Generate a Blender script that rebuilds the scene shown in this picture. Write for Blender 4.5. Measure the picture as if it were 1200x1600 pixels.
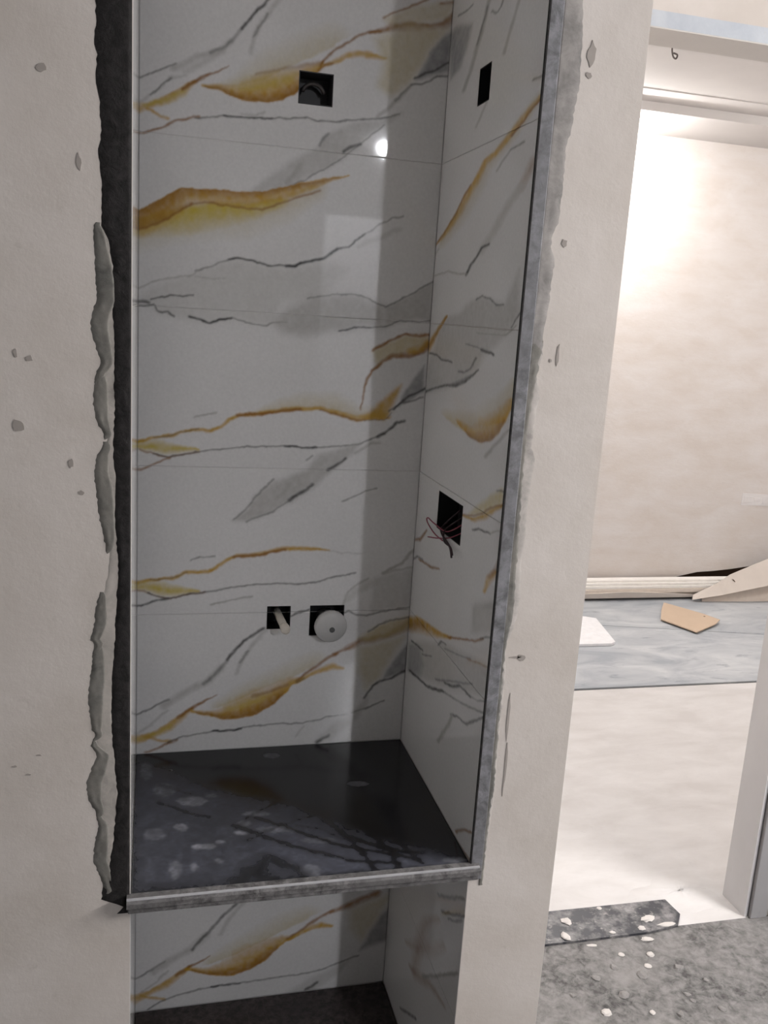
import bpy, math, random
import numpy as np
from mathutils import Matrix, Vector

for _o in list(bpy.data.objects):
    bpy.data.objects.remove(_o, do_unlink=True)
scene = bpy.context.scene
COL = scene.collection
random.seed(4)
RNG = np.random.default_rng(7)

# ------------------------------------------------------------------ camera
# world: x along the niche wall (niche is 0..0.6), y into the wall, z up, metres
cam_d = bpy.data.cameras.new('camera')
cam = bpy.data.objects.new('camera', cam_d)
COL.objects.link(cam)
cam_d.sensor_fit = 'VERTICAL'
cam_d.sensor_height = 32.0
cam_d.lens = 1410.93 / 1600.0 * 32.0
cam_d.clip_start = 0.02
_yaw, _pitch, _roll = 0.2570, 0.2144, 0.0640
_f = Vector((math.sin(_yaw) * math.cos(_pitch), math.cos(_yaw) * math.cos(_pitch), -math.sin(_pitch)))
_r = Vector((math.cos(_yaw), -math.sin(_yaw), 0))
_u = _r.cross(_f)
_r2 = math.cos(_roll) * _r + math.sin(_roll) * _u
_u2 = -math.sin(_roll) * _r + math.cos(_roll) * _u
cam.matrix_world = Matrix(((_r2.x, _u2.x, -_f.x, 0.0305), (_r2.y, _u2.y, -_f.y, -1.388),
                           (_r2.z, _u2.z, -_f.z, 1.711), (0, 0, 0, 1)))
scene.camera = cam

# ------------------------------------------------------------------ world and exposure
world = bpy.data.worlds.new('world')
scene.world = world
world.use_nodes = True
world.node_tree.nodes['Background'].inputs[0].default_value = (0.8, 0.85, 1.0, 1)
world.node_tree.nodes['Background'].inputs[1].default_value = 0.02
scene.view_settings.view_transform = 'Standard'
scene.view_settings.look = 'None'
scene.view_settings.gamma = 1.0
scene.view_settings.exposure = 0.0
scene.view_settings.use_curve_mapping = False

# lamps: (x, y, z), dome radius, radiance (built further down as fixtures)
LAMP_ROOM = ((1.62, -4.20, 2.87), 0.060, 1450.0)
SIDE_FILL = ((3.06, -1.12, 2.15), 1.40, 640.0)      # unseen tube added to light the pillar softly: centre, length, radiance
LAMP_SPOT = ((2.52, 3.46, 2.80), 0.040, 1500.0)
HALL_FILL = ((4.25, 2.05, 2.87), 0.070, 460.0)  # unseen lamp added to brighten the hall floor
HALL_FILL2 = ((1.00, 1.50, 2.87), 0.060, 600.0)  # unseen lamp added for the near hall floor and the door reveal

# ------------------------------------------------------------------ traced patterns (mm on the surface itself)
# S: stroke of (u, v, fade above, fade below); A: area with feathered rim
VEINS_BACK = [
 ('S','d',0.8400000000000001,1.5,[(-10,2118,2.3,2.3),(1,2114,2.3,2.3),(24,2124,2.3,2.3),(43,2135,2.3,2.3),(67,2146,2.3,2.3)]),
 ('S','a',0.6160000000000001,1.5,[(61,2137,8.9,8.9),(84,2150,8.9,8.9),(108,2164,8.9,8.9),(149,2180,9.0,9.0),(166,2196,9.0,9.0)]),
 ('S','d',0.5040000000000001,1.5,[(131,2174,5.1,5.1),(157,2187,5.1,5.1),(171,2201,5.1,5.1),(187,2221,5.1,5.1),(203,2243,5.1,5.1)]),
 ('S','d',0.9520000000000001,1.5,[(187,2221,4.1,4.1),(203,2243,4.1,4.1),(215,2259,4.1,4.1),(229,2269,4.1,4.1),(238,2283,4.0,4.0),(259,2319,4.0,4.0)]),
 ('S','a',0.56,1.5,[(1,2071,3.9,3.9),(26,2090,3.9,3.9),(44,2104,3.9,3.9),(55,2120,3.8,3.8),(85,2128,3.9,3.9)]),
 ('S','d',0.672,1.5,[(21,2086,2.6,2.6),(36,2099,2.6,2.6),(47,2111,2.6,2.6),(59,2120,2.6,2.6)]),
 ('S','a',0.44800000000000006,1.5,[(84,2135,7.7,7.7),(120,2156,7.7,7.7),(155,2179,7.7,7.7)]),
 ('S','a',0.56,1.5,[(205,2183,6.5,6.5),(212,2213,6.4,6.4),(223,2237,6.4,6.4),(248,2271,6.3,6.3),(271,2305,6.3,6.3)]),
 ('S','d',0.5040000000000001,1.5,[(210,2210,3.2,3.2),(218,2226,3.2,3.2),(228,2241,3.2,3.2),(234,2256,3.2,3.2)]),
 ('S','g',0.8,2,[(-4,2060,11.2,11.2),(27,2072,4.5,9.0),(61,2094,3.4,15.7),(85,2110,4.5,13.5),(102,2121,3.4,5.6)]),
 ('S','y',0.6,1,[(9,2067,6.7,6.7),(52,2083,6.7,11.2),(79,2100,5.6,13.5)]),
 ('S','b',0.9,2,[(79,2104,3.4,4.5),(102,2120,4.5,4.5),(132,2136,3.4,3.4),(150,2145,2.2,2.2),(164,2153,1.1,1.1)]),
 ('S','g',0.784,1.5,[(13,2061,3.9,3.9),(27,2056,3.9,3.9),(41,2051,3.9,3.9),(55,2048,3.9,3.9)]),
 ('S','b',0.8400000000000001,1.5,[(-7,2016,3.4,3.4),(6,2017,3.4,3.4),(27,2026,3.4,3.4),(48,2035,3.4,3.4),(64,2044,3.4,3.4),(86,2051,3.4,3.4),(112,2059,3.4,3.4)]),
 ('S','d',0.672,1.5,[(104,2054,2.6,2.6),(133,2061,2.6,2.6),(164,2064,2.6,2.6)]),
 ('S','k',1,1.5,[(158,2064,2.9,2.9),(179,2066,2.9,2.9),(206,2065,2.9,2.9),(250,2070,2.9,2.9)]),
 ('S','d',0.784,1.5,[(243,2069,2.4,2.4),(318,2078,2.4,2.4),(338,2074,2.4,2.4),(369,2076,2.4,2.4),(401,2083,2.5,2.5),(440,2090,2.5,2.5),(479,2096,2.5,2.5),(505,2106,2.5,2.5)]),
 ('S','a',0.56,1.5,[(191,2072,4.0,4.0),(219,2071,4.0,4.0),(233,2079,4.0,4.0)]),
 ('S','o',0.55,1,[(144,2115,6.8,2.3),(180,2120,22.7,2.3),(229,2137,51.3,2.3),(277,2166,51.3,2.3),(326,2194,51.3,4.6),(362,2216,45.6,6.8)]),
 ('S','g',0.95,2.2,[(116,2114,4.5,3.4),(150,2110,11.3,3.4),(178,2100,29.7,2.3),(203,2096,45.8,2.3),(236,2098,57.6,2.3),(267,2106,60.0,2.3),(291,2120,53.1,2.3),(313,2143,36.8,2.3),(333,2164,20.7,2.3),(345,2180,6.9,3.4)]),
 ('S','y',0.55,1,[(187,2115,22.8,4.6),(217,2121,27.4,9.1),(253,2134,25.2,13.7),(284,2147,22.9,11.5)]),
 ('S','b',0.85,1,[(120,2113,2.3,2.3),(150,2110,7.9,2.3),(178,2101,10.3,3.4),(203,2097,13.8,3.4),(236,2099,16.1,3.5),(267,2107,18.5,3.5),(291,2121,19.6,3.5),(308,2137,13.8,2.3)]),
 ('S','b',0.5,1,[(216,2146,3.4,4.5),(253,2157,4.5,5.7),(302,2171,5.7,5.7),(339,2182,5.7,5.7)]),
 ('S','b',0.8960000000000001,1.5,[(339,2175,4.0,4.0),(353,2194,3.9,3.9),(369,2210,3.9,3.9),(394,2225,3.9,3.9),(412,2238,3.9,3.9),(431,2247,3.9,3.9),(456,2251,3.9,3.9)]),
 ('S','b',0.85,1.5,[(431,2245,2.3,3.4),(452,2251,5.7,5.7),(477,2263,9.2,10.3),(513,2272,6.9,16.1),(553,2275,5.8,10.4),(581,2283,6.9,13.9),(596,2296,6.9,16.2),(611,2315,3.5,9.2)]),
 ('S','g',0.85,2,[(336,2169,4.6,3.4),(358,2181,5.7,4.6),(389,2196,9.2,4.6),(416,2207,9.2,9.2),(439,2207,6.9,9.2),(468,2206,2.3,4.6)]),
 ('S','b',0.784,1.5,[(336,2167,4.0,4.0),(349,2177,4.0,4.0),(364,2183,4.0,4.0)]),
 ('A','o',0.6,14.0,[(444,2236),(513,2270),(593,2274),(559,2227),(535,2185),(521,2165),(486,2138),(456,2152),(466,2194)]),
 ('A','o',0.5,9.2,[(461,2275),(511,2302),(575,2322),(605,2323),(591,2292),(513,2270),(477,2263)]),
 ('S','b',0.784,1.5,[(461,2278,3.3,3.3),(492,2294,3.3,3.3),(517,2305,3.3,3.3),(543,2319,3.3,3.3),(574,2338,3.3,3.3)]),
 ('S','b',0.672,1.5,[(576,2317,5.3,5.3),(605,2324,5.3,5.3)]),
 ('A','c',0.8,5.9,[(603,2272),(581,2255),(559,2223),(542,2189),(534,2172),(568,2184),(599,2196)]),
 ('S','d',0.8960000000000001,1.5,[(531,2174,3.0,3.0),(553,2187,3.0,3.0),(570,2193,3.0,3.0),(585,2204,3.0,3.0),(600,2213,3.0,3.0)]),
 ('S','d',0.8400000000000001,1.5,[(494,2129,2.7,2.7),(509,2147,2.7,2.7),(524,2161,2.7,2.7),(547,2167,2.7,2.7),(563,2175,2.7,2.7),(578,2184,2.7,2.7),(602,2189,2.7,2.7)]),
 ('S','a',0.672,1.5,[(521,2158,5.4,5.4),(497,2132,5.5,5.5),(477,2110,5.5,5.5),(459,2097,5.5,5.5)]),
 ('A','a',0.6,8.4,[(509,2109),(473,2091),(421,2083),(373,2062),(353,2047),(346,2030),(319,2013),(284,1992),(257,1971),(232,1949),(208,1928),(261,1935),(296,1949),(329,1973),(361,1986),(389,2008),(424,2038),(474,2081)]),
 ('S','d',0.8400000000000001,1.5,[(393,2024,4.7,4.7),(408,2034,4.7,4.7),(426,2041,4.7,4.7)]),
 ('S','d',0.56,1.5,[(346,2030,4.1,4.1),(353,2043,4.1,4.1),(362,2054,4.1,4.1)]),
 ('S','a',0.784,1.5,[(283,1956,6.9,6.9),(297,1972,6.9,6.9),(309,1990,6.9,6.9)]),
 ('S','d',0.56,1.5,[(286,1949,2.2,2.2),(317,1962,2.2,2.2),(336,1977,2.2,2.2),(355,1985,2.2,2.2),(386,2008,2.2,2.2),(424,2038,2.2,2.2),(474,2081,2.2,2.2)]),
 ('S','o',0.7,1,[(-3,1858,11.8,64.9),(52,1881,11.8,71.0),(125,1899,9.5,73.8),(199,1905,9.6,72.0),(274,1924,7.2,54.4),(337,1952,4.8,36.3)]),
 ('S','y',0.9,1.6,[(-3,1858,5.9,35.4),(40,1874,7.1,44.9),(88,1884,9.5,49.9),(149,1899,9.6,45.4),(211,1904,7.2,31.3),(274,1922,6.0,16.9)]),
 ('S','g',0.95,3,[(-3,1876,2.3,51.7),(28,1893,2.4,49.4),(54,1909,2.3,47.0),(82,1925,2.4,40.0),(112,1926,2.4,30.7),(149,1927,2.4,30.8),(204,1928,2.4,31.1),(248,1934,2.4,26.4),(286,1948,2.4,26.5),(324,1959,3.6,19.3),(362,1969,3.6,9.7),(407,1980,1.2,2.4)]),
 ('S','b',0.7,1,[(-3,1876,2.3,39.9),(28,1893,2.4,37.6),(54,1909,2.3,32.9),(82,1925,2.4,23.5),(112,1926,2.4,16.5),(149,1927,2.4,14.2),(204,1928,2.4,12.0),(248,1934,2.4,9.6),(286,1948,2.4,9.6),(336,1961,2.4,9.7),(388,1975,2.4,3.6)]),
 ('S','b',0.55,1,[(-3,1843,16.6,4.7),(28,1855,16.6,3.6),(55,1869,14.2,3.6),(76,1883,11.9,3.6),(100,1897,5.9,3.6)]),
 ('S','b',0.784,1.5,[(-3,1841,3.3,3.3),(34,1855,3.3,3.3),(70,1880,3.3,3.3),(100,1897,3.3,3.3),(125,1904,3.3,3.3),(162,1901,3.3,3.3),(205,1899,3.3,3.3),(237,1900,3.3,3.3),(274,1916,3.3,3.3),(318,1933,3.3,3.3),(350,1946,3.4,3.4)]),
 ('A','l',0.7,12.4,[(-3,1708),(23,1732),(102,1767),(158,1790),(189,1800),(227,1797),(260,1792),(311,1792),(383,1809),(417,1799),(360,1731),(281,1726),(270,1698),(283,1684),(238,1675),(192,1684),(142,1674),(91,1679),(42,1686)]),
 ('S','a',0.784,1.5,[(-2,1730,2.8,2.8),(23,1745,2.8,2.8),(56,1754,2.8,2.8),(103,1764,2.8,2.8),(120,1775,2.8,2.8)]),
 ('S','d',0.56,1.5,[(109,1772,2.3,2.3),(141,1784,2.3,2.3),(163,1794,2.3,2.3),(185,1802,2.3,2.3),(216,1802,2.3,2.3),(231,1797,2.3,2.3)]),
 ('S','d',0.9520000000000001,1.5,[(174,1799,2.8,2.8),(185,1802,2.8,2.8),(202,1802,2.8,2.8),(216,1802,2.8,2.8),(231,1797,2.8,2.8),(258,1793,2.9,2.9),(274,1796,2.9,2.9),(306,1795,2.9,2.9),(318,1803,2.9,2.9)]),
 ('S','k',1,1.5,[(289,1795,4.3,4.3),(306,1795,4.3,4.3),(318,1803,4.3,4.3),(340,1810,4.3,4.3),(363,1815,4.3,4.3),(378,1825,4.3,4.3),(390,1836,4.3,4.3)]),
 ('S','d',1,1.5,[(378,1825,3.2,3.2),(390,1838,3.2,3.2),(415,1841,3.2,3.2),(426,1856,3.2,3.2),(448,1869,3.2,3.2)]),
 ('S','d',0.56,1.5,[(426,1856,2.6,2.6),(448,1869,2.6,2.6),(471,1887,2.6,2.6),(503,1905,2.6,2.6),(525,1912,2.6,2.6)]),
 ('S','a',0.44800000000000006,1.5,[(435,1845,7.2,7.2),(474,1864,7.3,7.3),(520,1886,7.3,7.3)]),
 ('S','a',0.672,1.5,[(109,1760,2.3,2.3),(127,1761,2.3,2.3),(146,1759,2.3,2.3),(167,1764,2.3,2.3)]),
 ('S','d',0.8960000000000001,1.5,[(25,1712,2.3,2.3),(42,1717,2.3,2.3),(60,1722,2.3,2.3),(85,1722,2.3,2.3),(106,1726,2.3,2.3)]),
 ('S','d',0.784,1.5,[(-3,1706,5.6,5.6),(8,1708,5.6,5.6),(20,1706,5.7,5.7)]),
 ('S','d',0.8400000000000001,1.5,[(-3,1698,2.8,2.8),(11,1698,2.8,2.8),(30,1702,2.8,2.8),(37,1691,2.8,2.8),(47,1689,2.8,2.8),(57,1691,2.9,2.9),(69,1682,2.9,2.9)]),
 ('S','k',1,1.5,[(100,1684,3.4,3.4),(119,1680,3.5,3.5),(137,1673,3.5,3.5),(158,1682,3.5,3.5),(180,1685,3.5,3.5)]),
 ('S','d',0.6160000000000001,1.5,[(180,1686,2.3,2.3),(195,1683,2.3,2.3),(212,1679,2.3,2.3),(231,1676,2.3,2.3),(255,1676,2.4,2.4),(264,1683,2.4,2.4),(294,1685,2.4,2.4)]),
 ('A','a',0.75,15.5,[(264,1681),(295,1712),(347,1736),(393,1746),(429,1749),(468,1738),(499,1729),(499,1685),(458,1682),(417,1675),(364,1664),(324,1657),(284,1663)]),
 ('A','a',0.75,6.6,[(499,1729),(530,1742),(563,1764),(600,1785),(599,1707),(554,1703),(504,1688)]),
 ('S','d',0.672,1.5,[(334,1734,2.3,2.3),(386,1746,2.4,2.4),(431,1749,2.4,2.4),(461,1742,2.4,2.4),(482,1733,2.4,2.4),(499,1729,2.4,2.4),(518,1736,2.4,2.4),(550,1757,2.4,2.4),(601,1786,2.4,2.4)]),
 ('S','k',0.8960000000000001,1.5,[(404,1673,3.0,3.0),(424,1678,3.0,3.0),(444,1683,3.0,3.0),(471,1684,3.0,3.0)]),
 ('S','d',0.672,1.5,[(465,1683,2.4,2.4),(499,1687,2.4,2.4),(533,1700,2.4,2.4),(582,1702,2.4,2.4),(599,1706,2.5,2.5)]),
 ('A','o',0.75,8.1,[(477,1636),(504,1652),(549,1673),(598,1675),(600,1653),(573,1634),(524,1627),(490,1605)]),
 ('S','b',0.9520000000000001,1.5,[(477,1638,4.6,4.6),(501,1651,4.6,4.6),(528,1666,4.6,4.6),(549,1675,4.6,4.6),(577,1672,4.6,4.6),(605,1678,4.6,4.6)]),
 ('S','b',0.9,2,[(460,1511,2.7,2.7),(462,1546,2.7,2.7),(471,1580,4.0,4.0),(480,1596,4.0,4.0),(504,1615,6.7,4.0),(524,1627,8.1,5.4),(559,1627,12.1,5.4),(587,1639,12.2,6.8),(603,1654,13.5,8.1)]),
 ('S','g',0.7,1.5,[(558,1638,10.8,8.1),(586,1646,10.8,10.8),(602,1664,10.8,13.5)]),
 ('S','o',0.65,1,[(237,1493,10.6,2.7),(290,1504,29.4,2.7),(344,1510,40.4,2.7),(399,1507,46.1,2.7),(455,1495,27.4,4.1),(511,1502,27.6,5.5)]),
 ('S','g',0.95,2,[(-2,1430,5.2,5.2),(25,1437,3.9,5.2),(47,1442,3.9,5.3),(70,1444,5.3,5.3),(95,1455,4.0,5.3),(121,1457,4.0,5.3),(146,1457,5.3,5.3),(166,1464,5.3,5.3),(181,1480,5.3,5.3),(204,1492,5.3,5.3),(237,1493,5.3,6.7),(264,1498,6.7,5.3),(290,1504,6.7,5.3),(330,1508,6.7,5.4),(371,1510,8.1,5.4),(399,1502,9.5,5.4),(427,1495,10.9,5.5),(452,1489,11.0,5.5),(476,1491,13.8,2.8),(511,1493,19.3,2.8)]),
 ('S','b',1,1.5,[(198,1490,4.6,4.6),(217,1493,4.6,4.6),(244,1493,4.6,4.6),(270,1498,4.6,4.6),(290,1504,4.6,4.6),(330,1507,4.6,4.6)]),
 ('S','b',0.784,1.5,[(371,1507,3.4,3.4),(399,1501,3.4,3.4),(427,1494,3.5,3.5),(453,1488,3.5,3.5),(469,1491,3.5,3.5)]),
 ('S','d',0.56,1.5,[(32,1439,2.1,2.1),(59,1441,2.1,2.1),(89,1452,2.1,2.1),(121,1458,2.1,2.1)]),
 ('A','g',0.85,6.9,[(458,1495),(482,1509),(509,1538),(545,1569),(539,1549),(527,1519),(512,1491),(476,1490)]),
 ('S','d',0.56,1.5,[(469,1488,2.2,2.2),(512,1491,2.2,2.2),(528,1507,2.2,2.2)]),
 ('S','a',0.8960000000000001,1.5,[(111,1483,3.0,3.0),(133,1489,3.0,3.0),(156,1494,3.0,3.0)]),
 ('S','y',0.85,1.6,[(-2,1419,13.1,5.2),(25,1420,15.8,10.5),(51,1418,18.5,15.8),(70,1416,13.2,13.2),(95,1417,8.0,8.0),(121,1417,2.7,4.0)]),
 ('S','b',0.784,1.5,[(3,1414,3.0,3.0),(26,1408,3.0,3.0),(45,1401,3.0,3.0),(62,1399,3.1,3.1),(89,1405,3.1,3.1),(121,1412,3.1,3.1)]),
 ('S','d',0.7280000000000001,1.5,[(32,1405,2.6,2.6),(60,1399,2.6,2.6),(89,1405,2.6,2.6),(121,1412,2.6,2.6),(154,1417,2.6,2.6),(193,1421,2.6,2.6),(233,1426,2.6,2.6),(253,1427,2.6,2.6),(306,1429,2.7,2.7),(341,1426,2.7,2.7),(375,1427,2.7,2.7),(417,1430,2.7,2.7),(451,1435,2.7,2.7),(475,1443,2.7,2.7),(500,1455,2.7,2.7)]),
 ('S','k',0.784,1.5,[(300,1429,3.1,3.1),(341,1426,3.2,3.2),(368,1426,3.2,3.2)]),
 ('S','b',0.784,1.5,[(-5,1373,3.7,3.7),(7,1372,3.7,3.7),(32,1385,3.7,3.7),(62,1397,3.7,3.7)]),
 ('S','d',0.9520000000000001,1.5,[(500,1453,4.8,4.8),(516,1464,4.8,4.8),(530,1477,4.8,4.8),(540,1487,4.8,4.8),(557,1490,4.8,4.8)]),
 ('S','a',0.672,1.5,[(452,1417,4.8,4.8),(470,1429,4.8,4.8),(486,1439,4.8,4.8),(506,1441,4.8,4.8)]),
 ('A','c',0.75,5.5,[(541,1520),(553,1553),(574,1584),(593,1611),(595,1555),(566,1535)]),
 ('S','d',0.9520000000000001,1.5,[(531,1514,3.5,3.5),(551,1534,3.5,3.5),(565,1546,3.5,3.5),(586,1555,3.5,3.5),(598,1562,3.5,3.5)]),
 ('S','d',0.784,1.5,[(522,1511,2.9,2.9),(545,1528,2.9,2.9),(573,1535,2.9,2.9),(597,1543,2.9,2.9)]),
 ('A','a',0.75,8.4,[(195,1266),(223,1291),(243,1322),(276,1349),(309,1363),(347,1378),(370,1410),(417,1425),(461,1440),(443,1412),(405,1379),(365,1340),(325,1313),(271,1283),(238,1268)]),
 ('S','d',0.56,1.5,[(197,1269,3.2,3.2),(223,1293,3.2,3.2),(238,1313,3.2,3.2),(256,1334,3.2,3.2),(279,1356,3.2,3.2)]),
 ('S','d',0.56,1.5,[(224,1265,3.2,3.2),(271,1283,3.2,3.2),(305,1304,3.2,3.2),(327,1322,3.2,3.2)]),
 ('S','d',0.8960000000000001,1.5,[(314,1313,5.2,5.2),(331,1324,5.2,5.2),(349,1334,5.2,5.2),(362,1347,5.2,5.2)]),
 ('S','d',0.8960000000000001,1.5,[(393,1381,5.1,5.1),(408,1387,5.1,5.1),(421,1396,5.1,5.1),(433,1404,5.1,5.1)]),
 ('S','d',0.56,1.5,[(347,1400,3.2,3.2),(359,1410,3.2,3.2)]),
 ('S','a',0.672,1.5,[(284,1314,6.4,6.4),(304,1331,6.4,6.4),(310,1345,6.4,6.4)]),
 ('S','d',0.6160000000000001,1.5,[(430,1310,2.6,2.6),(451,1320,2.6,2.6),(467,1328,2.6,2.6),(481,1336,2.6,2.6),(504,1342,2.6,2.6)]),
 ('S','g',0.95,2,[(-4,1130,5.6,5.6),(27,1138,4.2,7.0),(50,1140,4.2,5.6),(73,1141,5.6,5.6),(100,1152,5.6,5.6),(119,1154,5.7,5.7),(146,1155,5.7,5.7),(166,1165,5.7,5.7),(186,1180,5.7,5.7),(206,1190,5.7,5.7),(240,1190,7.1,5.7),(267,1194,8.6,5.7),(288,1200,8.6,5.7),(329,1205,7.2,5.8),(372,1205,5.8,5.8),(407,1201,2.9,2.9)]),
 ('S','b',1,1.5,[(199,1187,4.9,4.9),(226,1190,4.9,4.9),(254,1190,4.9,4.9),(281,1197,4.9,4.9),(309,1202,5.0,5.0)]),
 ('S','d',0.56,1.5,[(27,1138,2.3,2.3),(58,1139,2.3,2.3),(80,1144,2.3,2.3),(102,1152,2.3,2.3)]),
 ('S','a',0.56,1.5,[(400,1201,2.7,2.7),(436,1195,2.7,2.7),(480,1193,2.7,2.7)]),
 ('S','y',0.85,1.6,[(-4,1121,14.0,5.6),(28,1121,16.9,11.3),(54,1116,19.8,18.4),(74,1112,17.0,14.2),(100,1111,11.4,8.6),(127,1111,4.3,4.3)]),
 ('S','b',0.672,1.5,[(-1,1116,3.2,3.2),(19,1111,3.2,3.2),(41,1101,3.3,3.3),(66,1095,3.3,3.3),(100,1103,3.3,3.3),(140,1108,3.3,3.3)]),
 ('S','d',0.784,1.5,[(21,1110,2.8,2.8),(41,1101,2.8,2.8),(66,1095,2.8,2.8),(100,1103,2.8,2.8),(140,1108,2.8,2.8),(181,1116,2.8,2.8),(222,1121,2.8,2.8),(242,1124,2.8,2.8),(291,1125,2.8,2.8),(354,1125,2.9,2.9),(389,1131,2.9,2.9),(432,1142,2.9,2.9),(468,1148,2.9,2.9)]),
 ('S','k',0.8960000000000001,1.5,[(-11,1081,3.3,3.3),(8,1080,3.3,3.3),(34,1090,3.3,3.3),(66,1095,3.3,3.3)]),
 ('S','d',0.672,1.5,[(110,1179,2.4,2.4),(128,1186,2.4,2.4),(159,1189,2.4,2.4)]),
 ('S','a',0.8960000000000001,1.5,[(154,1080,3.3,3.3),(182,1086,3.3,3.3),(211,1094,3.3,3.3),(242,1099,3.3,3.3)]),
 ('S','d',0.8400000000000001,1.5,[(327,1051,3.4,3.4),(338,1058,3.4,3.4),(357,1062,3.4,3.4),(375,1067,3.4,3.4)]),
 ('S','d',0.7280000000000001,1.5,[(445,1055,3.1,3.1),(458,1060,3.1,3.1),(475,1050,3.1,3.1),(498,1048,3.2,3.2),(540,1058,3.2,3.2),(599,1066,3.2,3.2)]),
 ('S','a',0.784,1.5,[(444,1075,4.3,4.3),(454,1103,4.3,4.3),(473,1124,4.3,4.3),(498,1135,4.3,4.3)]),
 ('S','l',0.8960000000000001,1.5,[(456,1090,13.8,13.8),(477,1109,13.8,13.8),(506,1123,13.8,13.8)]),
 ('A','a',0.5,7.6,[(512,1138),(541,1147),(605,1158),(602,1067),(539,1060),(507,1051)]),
 ('S','a',1,1.5,[(531,1149,5.2,5.2),(555,1160,5.2,5.2),(574,1171,5.2,5.2),(590,1191,5.2,5.2),(604,1206,5.1,5.1)]),
 ('S','a',0.784,1.5,[(531,1147,4.3,4.3),(570,1156,4.3,4.3),(604,1161,4.3,4.3)]),
 ('S','d',0.8400000000000001,1.5,[(-13,834,3.3,3.3),(-1,832,3.3,3.3),(20,841,3.3,3.3),(43,853,3.3,3.3),(69,866,3.3,3.3)]),
 ('S','a',0.672,1.5,[(57,851,12.1,12.1),(90,872,12.1,12.1),(117,889,12.1,12.1),(151,905,12.1,12.1),(178,933,12.1,12.1)]),
 ('S','d',0.56,1.5,[(142,900,5.9,5.9),(165,917,5.9,5.9),(182,939,5.9,5.9),(201,965,5.8,5.8)]),
 ('S','d',0.9520000000000001,1.5,[(192,953,5.2,5.2),(209,975,5.1,5.1),(225,994,5.1,5.1),(246,1008,5.1,5.1),(269,1024,5.1,5.1)]),
 ('S','a',0.56,1.5,[(213,921,6.9,6.9),(221,948,6.9,6.9),(233,965,6.9,6.9),(250,992,6.9,6.9),(275,1021,6.8,6.8)]),
 ('S','d',0.5040000000000001,1.5,[(218,945,4.1,4.1),(226,956,4.1,4.1),(236,971,4.1,4.1)]),
 ('S','a',0.56,1.5,[(4,789,5.2,5.2),(30,807,5.2,5.2),(50,826,5.2,5.2),(66,840,5.2,5.2)]),
 ('S','g',0.85,2,[(-6,772,15.2,15.2),(30,782,7.6,9.1),(67,805,6.1,18.2),(91,824,6.1,15.2),(118,844,4.5,7.6)]),
 ('S','y',0.5,1,[(3,776,9.1,12.1),(44,789,6.1,12.2),(71,802,7.6,15.2)]),
 ('S','b',0.9,2,[(88,824,4.5,7.6),(115,842,6.1,6.1),(143,858,4.5,4.5),(170,870,1.5,1.5)]),
 ('S','g',0.784,1.5,[(12,783,5.2,5.2),(37,775,5.3,5.3),(56,768,5.3,5.3),(72,767,5.3,5.3)]),
 ('S','b',0.784,1.5,[(21,743,4.2,4.2),(44,750,4.2,4.2),(62,760,4.2,4.2),(85,768,4.2,4.2)]),
 ('S','d',0.672,1.5,[(67,764,3.2,3.2),(98,775,3.2,3.2),(133,780,3.2,3.2),(175,786,3.2,3.2)]),
 ('S','k',1,1.5,[(165,785,3.9,3.9),(189,785,3.9,3.9),(228,787,3.9,3.9)]),
 ('S','d',0.7280000000000001,1.5,[(224,788,3.0,3.0),(260,793,3.0,3.0),(303,796,3.1,3.1),(335,794,3.1,3.1),(368,795,3.1,3.1),(420,805,3.1,3.1),(472,812,3.1,3.1),(512,823,3.1,3.1),(554,840,3.1,3.1)]),
 ('S','o',0.55,1,[(173,842,18.3,3.1),(229,863,36.7,3.1),(271,884,36.8,3.1),(327,904,43.0,3.1),(384,933,40.0,6.2)]),
 ('S','g',0.95,2.2,[(118,835,6.1,4.6),(153,824,12.2,4.6),(181,816,30.7,3.1),(216,813,55.6,3.1),(252,820,62.0,3.1),(287,838,58.9,3.1),(315,863,43.3,3.1),(337,889,24.7,3.1),(357,900,9.3,4.6)]),
 ('S','y',0.45,1,[(202,836,24.5,9.2),(237,847,27.7,12.3),(272,858,24.7,12.3)]),
 ('S','b',0.85,1,[(125,833,3.0,3.0),(153,825,7.6,3.1),(188,816,13.8,4.6),(223,815,20.1,4.6),(259,824,23.2,4.6),(294,844,21.7,4.6),(315,865,13.9,4.6)]),
 ('S','b',0.56,1.5,[(250,865,5.3,5.3),(286,875,5.3,5.3),(328,889,5.3,5.3)]),
 ('S','b',0.8960000000000001,1.5,[(348,897,5.3,5.3),(368,915,5.3,5.3),(391,932,5.3,5.3),(415,950,5.3,5.3),(438,961,5.3,5.3)]),
 ('S','b',0.85,1.5,[(427,959,4.6,3.1),(448,967,6.2,4.6),(470,976,9.2,9.2),(492,989,10.8,12.3),(521,994,9.3,12.4),(558,1004,9.3,12.4),(587,1019,12.4,15.5),(606,1034,12.4,18.6)]),
 ('S','g',0.9,2,[(348,893,4.6,3.1),(371,906,7.7,4.6),(399,920,10.8,6.2),(425,928,10.8,9.3),(451,924,4.7,6.2)]),
 ('S','d',0.56,1.5,[(347,894,3.2,3.2),(364,903,3.2,3.2)]),
 ('A','o',0.75,9.3,[(484,994),(519,1020),(556,1035),(605,1043),(603,1011),(544,995),(499,986)]),
 ('S','d',0.672,1.5,[(505,1010,3.5,3.5),(530,1026,3.5,3.5),(556,1036,3.5,3.5),(586,1039,3.5,3.5),(605,1044,3.6,3.6)]),
 ('A','o',0.55,15.6,[(485,972),(544,989),(592,995),(562,942),(538,896),(509,873),(489,913)]),
 ('A','c',0.75,6.4,[(605,983),(580,954),(556,914),(550,895),(580,903),(607,915)]),
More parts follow.
